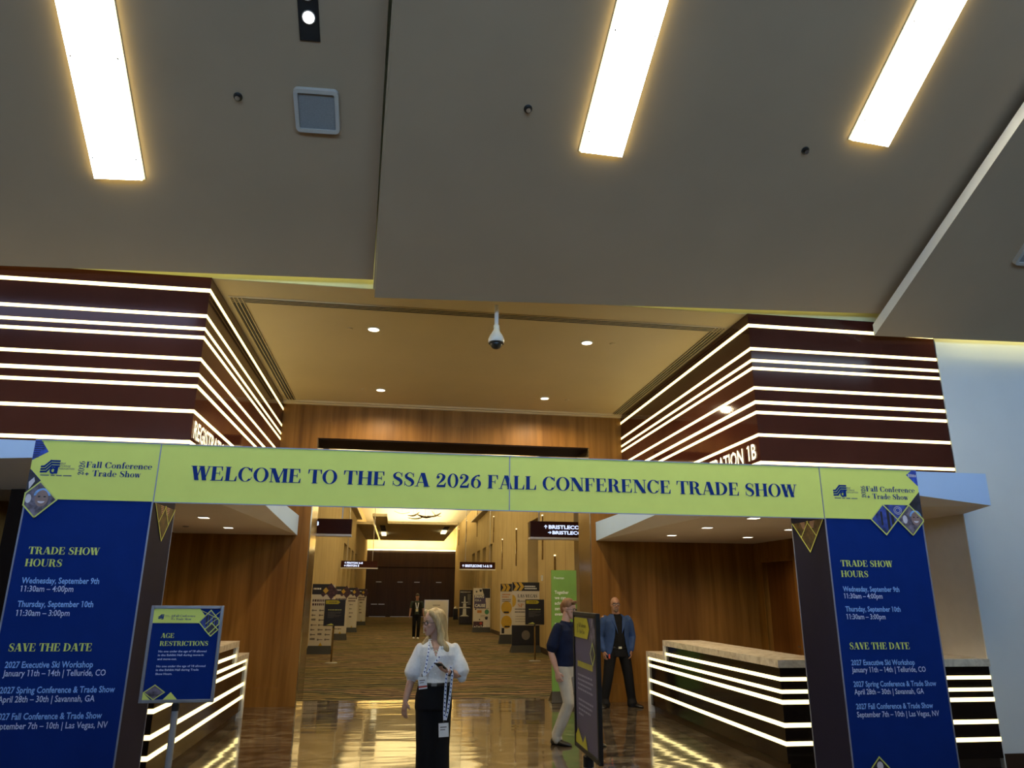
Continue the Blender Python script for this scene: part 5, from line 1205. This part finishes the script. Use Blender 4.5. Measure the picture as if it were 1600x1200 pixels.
def ribbon(pts, w, side, mats, parent, name, th=0.0015, marks=True):
    # flat band along pts, with small printed marks
    P = [Vector(p) for p in pts]; sd = Vector(side).normalized(); mb = MB(); S = []
    for p in P: S.append((p, sd))
    v = []; 
    for i, p in enumerate(P):
        t = (P[min(i+1, len(P)-1)]-P[max(i-1, 0)]).normalized(); s_ = (sd-t*sd.dot(t)).normalized(); n = t.cross(s_)
        v += [p+s_*w/2+n*th, p-s_*w/2+n*th, p-s_*w/2-n*th, p+s_*w/2-n*th]
    fs = []; mi = []
    for i in range(len(P)-1):
        for k in range(4): fs.append((i*4+k, i*4+(k+1) % 4, (i+1)*4+(k+1) % 4, (i+1)*4+k))
    mb.add(v, fs)
    o = mb.build(name, mats[0], parent)
    if marks:
        mk = MB(); Ls = [0]
        for i in range(len(P)-1): Ls.append(Ls[-1]+(P[i+1]-P[i]).length)
        d = 0.02
        while d < Ls[-1]-0.01:
            i = max(k for k in range(len(Ls)) if Ls[k] <= d); i = min(i, len(P)-2); f = (d-Ls[i])/max(1e-6, Ls[i+1]-Ls[i]); p = P[i].lerp(P[i+1], f)
            t = (P[i+1]-P[i]).normalized(); s_ = (sd-t*sd.dot(t)).normalized(); n = t.cross(s_)
            for sg in (1, -1):
                o_ = n*th*1.6*sg; mk.add([p-t*.006-s_*w*.3+o_, p+t*.004-s_*w*.3+o_, p+t*.009+s_*w*.32+o_, p-t*.002+s_*w*.32+o_], [(0, 1, 2, 3)])
            d += 0.034
        mk.build('printed_marks', mats[1], o)
    return o
def badge(c, rx, ry, fr_r, fr_u, parent, red=True):
    f = FR(c, fr_r, fr_u); mb = MB(); v = [f.p(x, y, d) for d in (-.002, .002) for x, y in ((-rx, -ry), (rx, -ry), (rx, ry), (-rx, ry))]
    mb.hexa(v); o = mb.build('badge', 'badge_white', parent)
    mb = MB(); f.rect(mb, -rx*.7, ry*.35, rx*.6, ry*.5, .003); f.rect(mb, -rx*.7, ry*.0, rx*.3, ry*.12, .003); mb.build('badge_print', 'grey_ink', o)
    if red: mb = MB(); f.rect(mb, -rx, -ry*.75, rx, -ry*.45, .003); mb.build('badge_stripe', 'red_dot', o)
    mb = MB(); mb.tube([(f.p(0, ry+.002, 0), .004), (f.p(0, ry+.022, 0), .004)], 8); mb.build('clip', 'black_plastic', o)
    return o
FACE_F = ['skin_fair', 'lips', 'eye_white', 'eye_dark', 'brow_blond', 'beard_grey']
FACE_T = ['skin_tan', 'lips_dark', 'eye_white', 'eye_dark', 'brow_dark', 'beard_grey']

# ---------------------------------------------------------------- woman in the white blouse
wm = thing('person', 'woman with long blond hair in a white puff-sleeve blouse, holding a phone', 'person', (0.36, 7.2, 0))
X = head_xf(V(-0.022, -0.015, 1.548), math.radians(-62), math.radians(4), 0.94)
sR, eR, wR = V(-0.130, 0.01, 1.320), V(-0.195, 0.035, 1.06), V(-0.245, -0.03, 0.875)
sL, eL, wL = V(0.195, 0.01, 1.320), V(0.262, -0.03, 1.075), V(0.115, -0.225, 1.135)
hipR, kR, aR = V(-0.060, 0, 0.90), V(-0.045, -0.01, 0.48), V(-0.03, 0.03, 0.09)
hipL, kL, aL = V(0.085, 0, 0.90), V(0.080, -0.02, 0.48), V(0.085, -0.01, 0.09)
tw = [(0.88, 0.012, 0.01, .150, .100), (0.98, 0.015, 0.005, .140, .095), (1.06, 0.02, 0, .120, .085), (1.16, 0.028, 0, .130, .095), (1.26, 0.032, 0, .150, .100), (1.33, 0.033, .005, .150, .085), (1.375, 0.028, .01, .09, .065), (1.40, 0.02, .012, .055, .05)]
b = MB(); torso(b, tw); add_head(b, X, V(0.02, 0.012, 1.375), 0.046, 0.94)
for s_, e_, w_ in ((sR, eR, wR), (sL, eL, wL)): b.tube([(s_, .047), (e_, .037), (w_*.5+e_*.5, .036), (w_, .026)], 16)
for h_, k_, a_ in ((hipR, kR, aR), (hipL, kL, aL)): b.tube([(h_, .085), (k_, .055), (k_*.4+a_*.6, .048), (a_, .036)], 16); b.tube([(a_, .036), (a_+V(0, -.03, -.05), .026)], 10)
hand(b, wR, V(-.10, -.12, -1), V(.75, .5, 0), 1, 0.35, 0.92); hand(b, wL, V(-.62, -.5, .30), V(.1, -.25, 1), -1, 0.75, 0.92)
o = organic('body', b, FACE_F, wm, 0.0058, 3); paint_face(o, X)
# blouse with puff sleeves
b = MB(); torso(b, [(1.005, .015, 0, .150, .112), (1.03, .018, 0, .155, .118)] + [(z, cx, cy, rx+.028, ry+.026) for z, cx, cy, rx, ry in tw[2:5]] + [(1.335, .033, .005, .172, .098), (1.372, .03, .012, .105, .072), (1.388, .028, .015, .066, .060)])
def puff(b, s_, e_, top):
    d = (e_-s_)
    b.tube([(s_+V(0, 0, .0), .048), (s_+d*.3, .060), (s_+d*.62, .080), (s_+d*.86, .084), (s_+d*.97, .068), (s_+d*1.02, .050)], 20)
puff(b, sR, eR, 0); puff(b, sL, eL, 0)
cb = b
for q in (-1, 1):  # collar
    c0 = V(0.024+q*0.050, 0.0, 1.392); c1 = V(0.024+q*0.062, -0.050, 1.372); c2 = V(0.024+q*0.048, -0.098, 1.335)
    b.tube([(c0, .016), (c1, .019), (c2, .014)], 10)
o = organic('blouse', b, ['blouse_white', 'skin_fair'], wm, 0.0075, 3)
for p in o.data.polygons:       # open V neckline
    c = p.center
    if c.y < -0.03 and 1.25 < c.z < 1.40 and abs(c.x-0.012) < (c.z-1.25)*0.36: p.material_index = 1
mb = MB()
for k in range(4): mb.ell((0.014, -0.124+0.004*k, 1.225-0.06*k), (.007, .004, .007), 10, 8)
mb.build('buttons', 'badge_white', wm)
b = MB(); torso(b, [(0.80, .012, .005, .172, .128), (0.90, .012, .005, .170, .125), (0.98, .015, .003, .158, .116), (1.02, .018, 0, .148, .108)])
for h_, k_, a_ in ((hipR, kR, aR), (hipL, kL, aL)): b.tube([(h_, .098), (h_*.5+k_*.5, .093), (k_, .088), (k_*.5+a_*.5, .092), (a_+V(0, 0, -.02), .100)], 18)
organic('trousers', b, 'trouser_black', wm, 0.009, 3)
b = MB(); torso(b, [(1.002, .016, 0, .158, .119), (1.03, .017, 0, .158, .119)]); bl = b.build('belt', 'shoe_black', wm, smooth=True)
MB().box(-.02, -.131, 1.003, .03, -.116, 1.03).build('buckle', 'grille', bl)
b = MB(); shoe(b, aR+V(0, .06, -.09), (-.2, -1), .235, .040, .06); b.build('shoe', 'shoe_black', wm, smooth=True)
b = MB(); shoe(b, aL+V(0, .06, -.09), (.1, -1), .235, .040, .06); b.build('shoe', 'shoe_black', wm, smooth=True)
# hair
b = MB(); st = 0
b.ell((0, 0.030, 0.050), (0.086, 0.098, 0.092), 26, 16)
for q, len_ in ((-1, 1), (1, 1)):
    b.tube([((q*.050, -.045, .105), .028), ((q*.078, -.015, .06), .030), ((q*.086, .02, -.02), .034), ((q*.082, .045, -.11), .038)], 14)
b.tube([((0, .075, .06), .07), ((0, .095, -.03), .068), ((0, .10, -.12), .062)], 16)
b.xf(X)
hb = X @ V(0, .098, -.11)
b.tube([(hb, .062), (V(.075, .055, 1.36), .066), (V(.10, .06, 1.27), .058), (V(.115, .062, 1.20), .030)], 16)
hs = X @ V(.082, .045, -.10); b.tube([(hs, .036), (V(.055, -.065, 1.39), .036), (V(.105, -.075, 1.325), .034), (V(.125, -.07, 1.26), .018)], 14)
hs = X @ V(-.082, .045, -.10); b.tube([(hs, .034), (V(-.055, .04, 1.39), .034), (V(-.105, .0, 1.35), .022)], 14)
organic('hair', b, 'hair_blond', wm, 0.0075, 3)
glasses(X, wm)
# lanyard worn round the neck, badge at the waist
bc = V(-.100, -.150, 1.035)
l1 = ribbon([V(-.045, .03, 1.405), V(-.048, -.055, 1.375), V(-.058, -.115, 1.28), V(-.078, -.138, 1.16), bc+V(.0, .0, .062)], .019, (1, 0, 0), ('lanyard_white', 'royal'), wm, 'lanyard')
ribbon([V(.095, .02, 1.395), V(.092, -.06, 1.36), V(.05, -.122, 1.26), V(-.03, -.146, 1.16), bc+V(.012, -.004, .062)], .019, (1, 0, 0), ('lanyard_white', 'royal'), l1, 'strap')
badge(bc, .038, .052, (1, -.12, .12), (-.12, -.05, 1), l1)
mb = MB(); mb.ell((.012, -.128, 1.302), (.011, .004, .011), 14, 8); mb.build('pendant', 'badge_cream', wm)
mb = MB(); mb.tube([(wL+V(.035, .045, -.014), .033), (wL+V(.018, .024, -.008), .033)], 16); mb.build('watch', 'watch_dark', wm)
# things she holds
ph = thing('phone', 'black phone held by the woman in the white blouse', 'phone', (0.36+.055, 7.2-.290, 1.185))
f = FR((0, 0, 0), (.78, -.45, -.05), (-.45, -.75, .42)); mb = MB(); mb.hexa([f.p(x, y, d) for d in (-.004, .004) for x, y in ((-.036, -.072), (.036, -.072), (.036, .072), (-.036, .072))]); mb.build('case', 'black_plastic', ph)
mb = MB(); f.rect(mb, -.032, -.068, .032, .068, .0048); mb.build('screen', 'slot_black', ph)
for c_ in ph.children:
    pass
ly = thing('spare_lanyard', 'white lanyard with a blue motif and badge hanging from the wrist of the woman', 'lanyard', (0.36, 7.2, 0))
r_ = ribbon([V(.140, -.205, 1.185), V(.160, -.222, 1.12), V(.150, -.222, .98), V(.128, -.222, .80), V(.112, -.222, .735)], .021, (1, 0, 0), ('lanyard_white', 'royal'), ly, 'strap')
ribbon([V(.120, -.245, 1.165), V(.104, -.262, 1.10), V(.102, -.240, .98), V(.098, -.230, .80), V(.102, -.226, .735)], .021, (1, 0, .1), ('lanyard_white', 'royal'), ly, 'strap')
badge(V(.098, -.224, .655), .044, .056, (1, 0, .05), (-.05, 0, 1), ly, False)

# ---------------------------------------------------------------- man in the navy polo shirt
pm_ = thing('person', 'man in navy polo and khaki trousers walking behind the edge-on pole sign', 'person', (2.20, 9.8, 0), math.radians(48))
X = head_xf(V(0.012, -0.055, 1.632), math.radians(8), math.radians(10), 0.98)
sR, eR, wR = V(-0.195, 0.0, 1.405), V(-0.250, .075, 1.11), V(-0.235, -.005, .875)
sL, eL, wL = V(0.195, 0.0, 1.405), V(0.235, -.05, 1.11), V(0.20, -.22, .95)
hipR, kR, aR = V(-.095, 0, .93), V(-.105, -.10, .50), V(-.110, .08, .10)
hipL, kL, aL = V(.095, 0, .93), V(.10, -.20, .53), V(.095, -.28, .12)
tw = [(0.90, 0, 0, .150, .105), (1.0, 0, 0, .145, .10), (1.12, 0, 0, .150, .105), (1.26, 0, 0, .170, .112), (1.37, 0, .005, .180, .10), (1.43, 0, .005, .12, .075), (1.47, 0, 0, .06, .055)]
b = MB(); torso(b, tw); add_head(b, X, V(0, -.005, 1.44), .055, 1.0)
for s_, e_, w_ in ((sR, eR, wR), (sL, eL, wL)): b.tube([(s_, .052), (e_, .041), (w_*.4+e_*.6, .042), (w_, .029)], 16)
for h_, k_, a_ in ((hipR, kR, aR), (hipL, kL, aL)): b.tube([(h_, .085), (k_, .055), (a_, .040)], 16); b.tube([(a_, .04), (a_+V(0, -.03, -.05), .028)], 10)
hand(b, wR, V(.05, -.25, -1), V(1, .1, 0), 1, .85); hand(b, wL, V(-.05, -.4, -.8), V(-1, .1, 0), -1, .85)
o = organic('body', b, FACE_F, pm_, .006, 3); paint_face(o, X)
b = MB(); torso(b, [(.93, 0, 0, .188, .142), (.98, 0, 0, .185, .140)] + [(z, cx, cy, rx+.032, ry+.030) for z, cx, cy, rx, ry in tw[2:5]] + [(1.435, 0, .005, .135, .085), (1.455, 0, .0, .085, .072), (1.475, 0, -.002, .070, .066)])
for s_, e_ in ((sR, eR), (sL, eL)): d = e_-s_; b.tube([(V(s_.x*.96, s_.y, s_.z-.006), .067), (s_+d*.4, .074), (s_+d*.80, .080)], 18)
for q in (-1, 1): b.tube([(V(q*.062, .02, 1.478), .013), (V(q*.060, -.045, 1.465), .016), (V(q*.035, -.098, 1.425), .013)], 10)
organic('polo_shirt', b, 'polo_navy', pm_, .0085, 3)
mb = MB(); f = FR((.085, -.143, 1.33), (1, .08, 0), (0, 0, 1)); f.rect(mb, -.04, .005, .03, .013, .004); f.rect(mb, -.015, -.008, .04, -.002, .004); mb.build('shirt_print', 'badge_white', pm_)
b = MB(); torso(b, [(.80, 0, 0, .172, .122), (.90, 0, 0, .172, .125), (.96, 0, 0, .165, .122)])
for h_, k_, a_ in ((hipR, kR, aR), (hipL, kL, aL)): b.tube([(h_+V(0, 0, -.03), .102), (h_*.5+k_*.5, .088), (k_, .078), (k_*.5+a_*.5, .072), (a_+V(0, .0, .02), .066), (a_+V(0, -.01, -.03), .066)], 18)
organic('trousers', b, 'khaki', pm_, .0085, 3)
b = MB(); torso(b, [(.935, 0, 0, .178, .132), (.97, 0, 0, .178, .132)]); b.build('belt', 'shoe_black', pm_, smooth=True)
for a_, d_ in ((aR, (0, -1)), (aL, (.1, -1))):
    b = MB(); shoe(b, (a_.x, a_.y+.075, 0), d_, .29, .05, .085); b.build('shoe', 'shoe_black', pm_, smooth=True)
b = MB(); b.ell((0, .020, .055), (.081, .097, .088), 26, 16); b.tube([((-.05, -.065, .098), .022), ((.0, -.078, .105), .022), ((.05, -.065, .098), .022)], 12)
b.tube([((0, .09, .03), .045), ((0, .085, -.04), .036)], 12); b.xf(X)
organic('hair', b, 'hair_ginger', pm_, .0075, 2)
glasses(X, pm_, tk=1.22)

# ---------------------------------------------------------------- man in the blue blazer
bm = thing('person', 'bald man in a blue blazer and black trousers standing by the wood wall', 'person', (3.80, 12.85, 0), math.radians(4))
X = head_xf(V(-.02, -.03, 1.655), math.radians(-8), math.radians(-4), 1.02)
sR, eR, wR = V(-.225, 0, 1.42), V(-.295, .03, 1.12), V(-.265, -.05, .90)
sL, eL, wL = V(.225, 0, 1.42), V(.30, .03, 1.12), V(.225, -.08, .91)
hipR, kR, aR = V(-.11, 0, .94), V(-.18, -.02, .51), V(-.245, .02, .10)
hipL, kL, aL = V(.11, 0, .94), V(.18, -.02, .51), V(.225, -.02, .10)
tw = [(.90, 0, 0, .165, .125), (1.0, 0, -.01, .165, .13), (1.12, 0, -.012, .17, .132), (1.26, 0, 0, .185, .13), (1.38, 0, .005, .20, .112), (1.45, 0, .005, .14, .085), (1.49, 0, 0, .07, .062)]
b = MB(); torso(b, tw); add_head(b, X, V(0, 0, 1.46), .066, 1.10, .004)
for s_, e_, w_ in ((sR, eR, wR), (sL, eL, wL)): b.tube([(s_, .056), (e_, .044), (w_, .031)], 16)
for h_, k_, a_ in ((hipR, kR, aR), (hipL, kL, aL)): b.tube([(h_, .09), (k_, .06), (a_, .042)], 16); b.tube([(a_, .042), (a_+V(0, -.03, -.05), .028)], 10)
hand(b, wR, V(.10, -.12, -1), V(1, .2, 0), 1, .45); hand(b, wL, V(-.12, -.15, -1), V(-1, .2, 0), -1, .55)
o = organic('body', b, FACE_T, bm, .0062, 3); paint_face(o, X, True)
b = MB(); torso(b, [(.90, 0, 0, .185, .145)] + [(z, cx, cy, rx+.012, ry+.014) for z, cx, cy, rx, ry in tw[1:6]] + [(1.505, 0, 0, .078, .070)])
organic('tee_shirt', b, 'tee_black', bm, .009, 2)
b = MB()
# blazer: shell open at the front, thick ribbon ring minus the gap
def coat(b, secs, gap):
    inner, outer = [], []; n = 40; v = []; 
    for z, cx, cy, rx, ry, g in secs:
        for th in (0, .018):
            for i in range(n+1):
                a = -PI/2+g+(2*PI-2*g)*i/n; v.append((cx+(rx+th)*math.cos(a), cy+(ry+th)*math.sin(a), z))
    N = n+1; K = len(secs); fs = []
    idx = lambda k, t, i: (k*2+t)*N+i
    for k in range(K-1):
        for i in range(n):
            fs.append((idx(k,1,i), idx(k,1,i+1), idx(k+1,1,i+1), idx(k+1,1,i))); fs.append((idx(k,0,i+1), idx(k,0,i), idx(k+1,0,i), idx(k+1,0,i+1)))
        fs.append((idx(k,0,0), idx(k,1,0), idx(k+1,1,0), idx(k+1,0,0))); fs.append((idx(k,1,n), idx(k,0,n), idx(k+1,0,n), idx(k+1,1,n)))
    for i in range(n):
        fs.append((idx(0,0,i), idx(0,0,i+1), idx(0,1,i+1), idx(0,1,i))); fs.append((idx(K-1,1,i), idx(K-1,1,i+1), idx(K-1,0,i+1), idx(K-1,0,i)))
    b.add(v, fs)
coat(b, [(.80, 0, 0, .225, .160, .85), (.90, 0, 0, .212, .158, .68), (1.02, 0, 0, .200, .158, .55), (1.15, 0, 0, .200, .158, .42), (1.27, 0, 0, .212, .158, .36), (1.38, 0, .005, .225, .140, .34), (1.44, 0, .005, .185, .112, .40), (1.47, 0, .005, .125, .095, .55), (1.50, 0, .012, .085, .082, .75)], 0)
for s_, e_, w_ in ((sR, eR, wR), (sL, eL, wL)): b.tube([(V(s_.x*.93, s_.y, s_.z-.012), .074), (s_*.75+e_*.25, .076), (e_, .064), (w_*.8+e_*.2, .054), (w_*.93+e_*.07, .052)], 18)
organic('blazer', b, 'blazer_blue', bm, .0085, 2)
for q in (-1, 1):
    mb = MB(); mb.hexa([(q*.035, -.172, 1.18), (q*.085, -.176, 1.30), (q*.088, -.168, 1.30), (q*.038, -.166, 1.18), (q*.075, -.110, 1.465), (q*.13, -.128, 1.40), (q*.13, -.118, 1.40), (q*.075, -.100, 1.465)]); mb.build('lapel', 'blazer_blue', bm)
b = MB(); torso(b, [(.80, 0, 0, .188, .142), (.90, 0, 0, .188, .145), (.965, 0, 0, .184, .142)])
for h_, k_, a_ in ((hipR, kR, aR), (hipL, kL, aL)): b.tube([(h_+V(0, 0, -.03), .112), (h_*.5+k_*.5, .10), (k_, .088), (k_*.5+a_*.5, .080), (a_+V(0, 0, .03), .075), (a_+V(0, -.03, -.06), .088)], 18)
organic('trousers', b, 'trouser_black', bm, .009, 3)
b = MB(); torso(b, [(.935, 0, 0, .192, .149), (.97, 0, 0, .192, .149)]); bl = b.build('belt', 'shoe_black', bm, smooth=True); MB().box(-.028, -.158, .935, .028, -.147, .97).build('buckle', 'steel', bl)
for a_, d_ in ((aR, (-.35, -1)), (aL, (.45, -1))):
    b = MB(); shoe(b, (a_.x, a_.y+.075, 0), d_, .30, .053, .085); b.build('shoe', 'shoe_black', bm, smooth=True)
glasses(X, bm, tk=1.3)
mb = MB(); mb.box(-.215, -.165, .78, -.190, -.15, .85); mb.build('red_tag', 'red_dot', bm)

# ---------------------------------------------------------------- man far down the hall
fm = thing('person', 'man in a black vest with a lanyard walking far down the hall', 'person', (0.84, 32.7, FZ), 0)
X = head_xf(V(0, -.04, 1.70), 0, math.radians(14), 1.0)
sR, eR, wR = V(-.20, 0, 1.47), V(-.27, .02, 1.17), V(-.30, -.05, .93)
sL, eL, wL = V(.20, 0, 1.47), V(.27, .02, 1.17), V(.30, -.05, .93)
hipR, kR, aR = V(-.09, 0, .97), V(-.095, -.06, .53), V(-.09, .10, .12)
hipL, kL, aL = V(.09, 0, .97), V(.095, -.10, .53), V(.08, -.10, .10)
tw = [(.94, 0, 0, .155, .11), (1.06, 0, 0, .15, .105), (1.2, 0, 0, .16, .112), (1.34, 0, 0, .178, .115), (1.44, 0, .005, .185, .10), (1.50, 0, .005, .12, .075), (1.535, 0, 0, .06, .055)]
b = MB(); torso(b, tw); add_head(b, X, V(0, 0, 1.51), .056, 1.0)
for s_, e_, w_ in ((sR, eR, wR), (sL, eL, wL)): b.tube([(s_, .053), (e_, .042), (w_, .03)], 14)
for h_, k_, a_ in ((hipR, kR, aR), (hipL, kL, aL)): b.tube([(h_, .085), (k_, .055), (a_, .04)], 14); b.tube([(a_, .04), (a_+V(0, -.03, -.05), .028)], 10)
hand(b, wR, V(0, -.1, -1), V(1, 0, 0), 1, .5); hand(b, wL, V(0, -.1, -1), V(-1, 0, 0), -1, .5)
o = organic('body', b, FACE_T, fm, .009, 2); paint_face(o, X)
b = MB(); torso(b, [(.98, 0, 0, .178, .132)] + [(z, cx, cy, rx+.022, ry+.022) for z, cx, cy, rx, ry in tw[1:6]] + [(1.545, 0, 0, .07, .066)])
for s_, e_ in ((sR, eR), (sL, eL)): d = e_-s_; b.tube([(s_, .066), (s_+d*.6, .070)], 16)
organic('tee_shirt', b, 'tee_olive', fm, .011, 2)
b = MB(); coat(b, [(1.0, 0, 0, .178, .134, .5), (1.2, 0, 0, .184, .136, .45), (1.34, 0, 0, .20, .138, .4), (1.45, 0, .005, .19, .12, .5), (1.52, 0, .005, .12, .10, .7)], 0); organic('vest', b, 'vest_black', fm, .011, 2)
b = MB(); torso(b, [(.86, 0, 0, .168, .124), (.95, 0, 0, .168, .124), (1.02, 0, 0, .162, .122)])
for h_, k_, a_ in ((hipR, kR, aR), (hipL, kL, aL)): b.tube([(h_, .098), (k_, .075), (a_+V(0, 0, -.02), .066)], 16)
organic('trousers', b, 'trouser_black', fm, .011, 2)
for a_ in (aR, aL):
    b = MB(); shoe(b, (a_.x, a_.y+.075, 0), (0, -1), .29, .05, .085); b.build('shoe', 'shoe_white', fm, smooth=True)
b = MB(); b.ell((0, .02, .058), (.081, .097, .088), 20, 12); b.tube([((-.045, -.07, .10), .02), ((.045, -.07, .10), .02)], 10); b.xf(X); organic('hair', b, 'hair_black', fm, .011, 2)
l_ = ribbon([V(-.055, -.02, 1.545), V(-.06, -.11, 1.45), V(-.02, -.16, 1.22)], .03, (1, 0, 0), ('lanyard_white', 'royal'), fm, 'lanyard', marks=False)
ribbon([V(.055, -.02, 1.545), V(.06, -.11, 1.45), V(.02, -.16, 1.22)], .03, (1, 0, 0), ('lanyard_white', 'royal'), l_, 'strap', marks=False)
mb = MB(); mb.box(-.05, -.17, 1.10, .05, -.162, 1.21); mb.build('badge', 'badge_cream', l_)
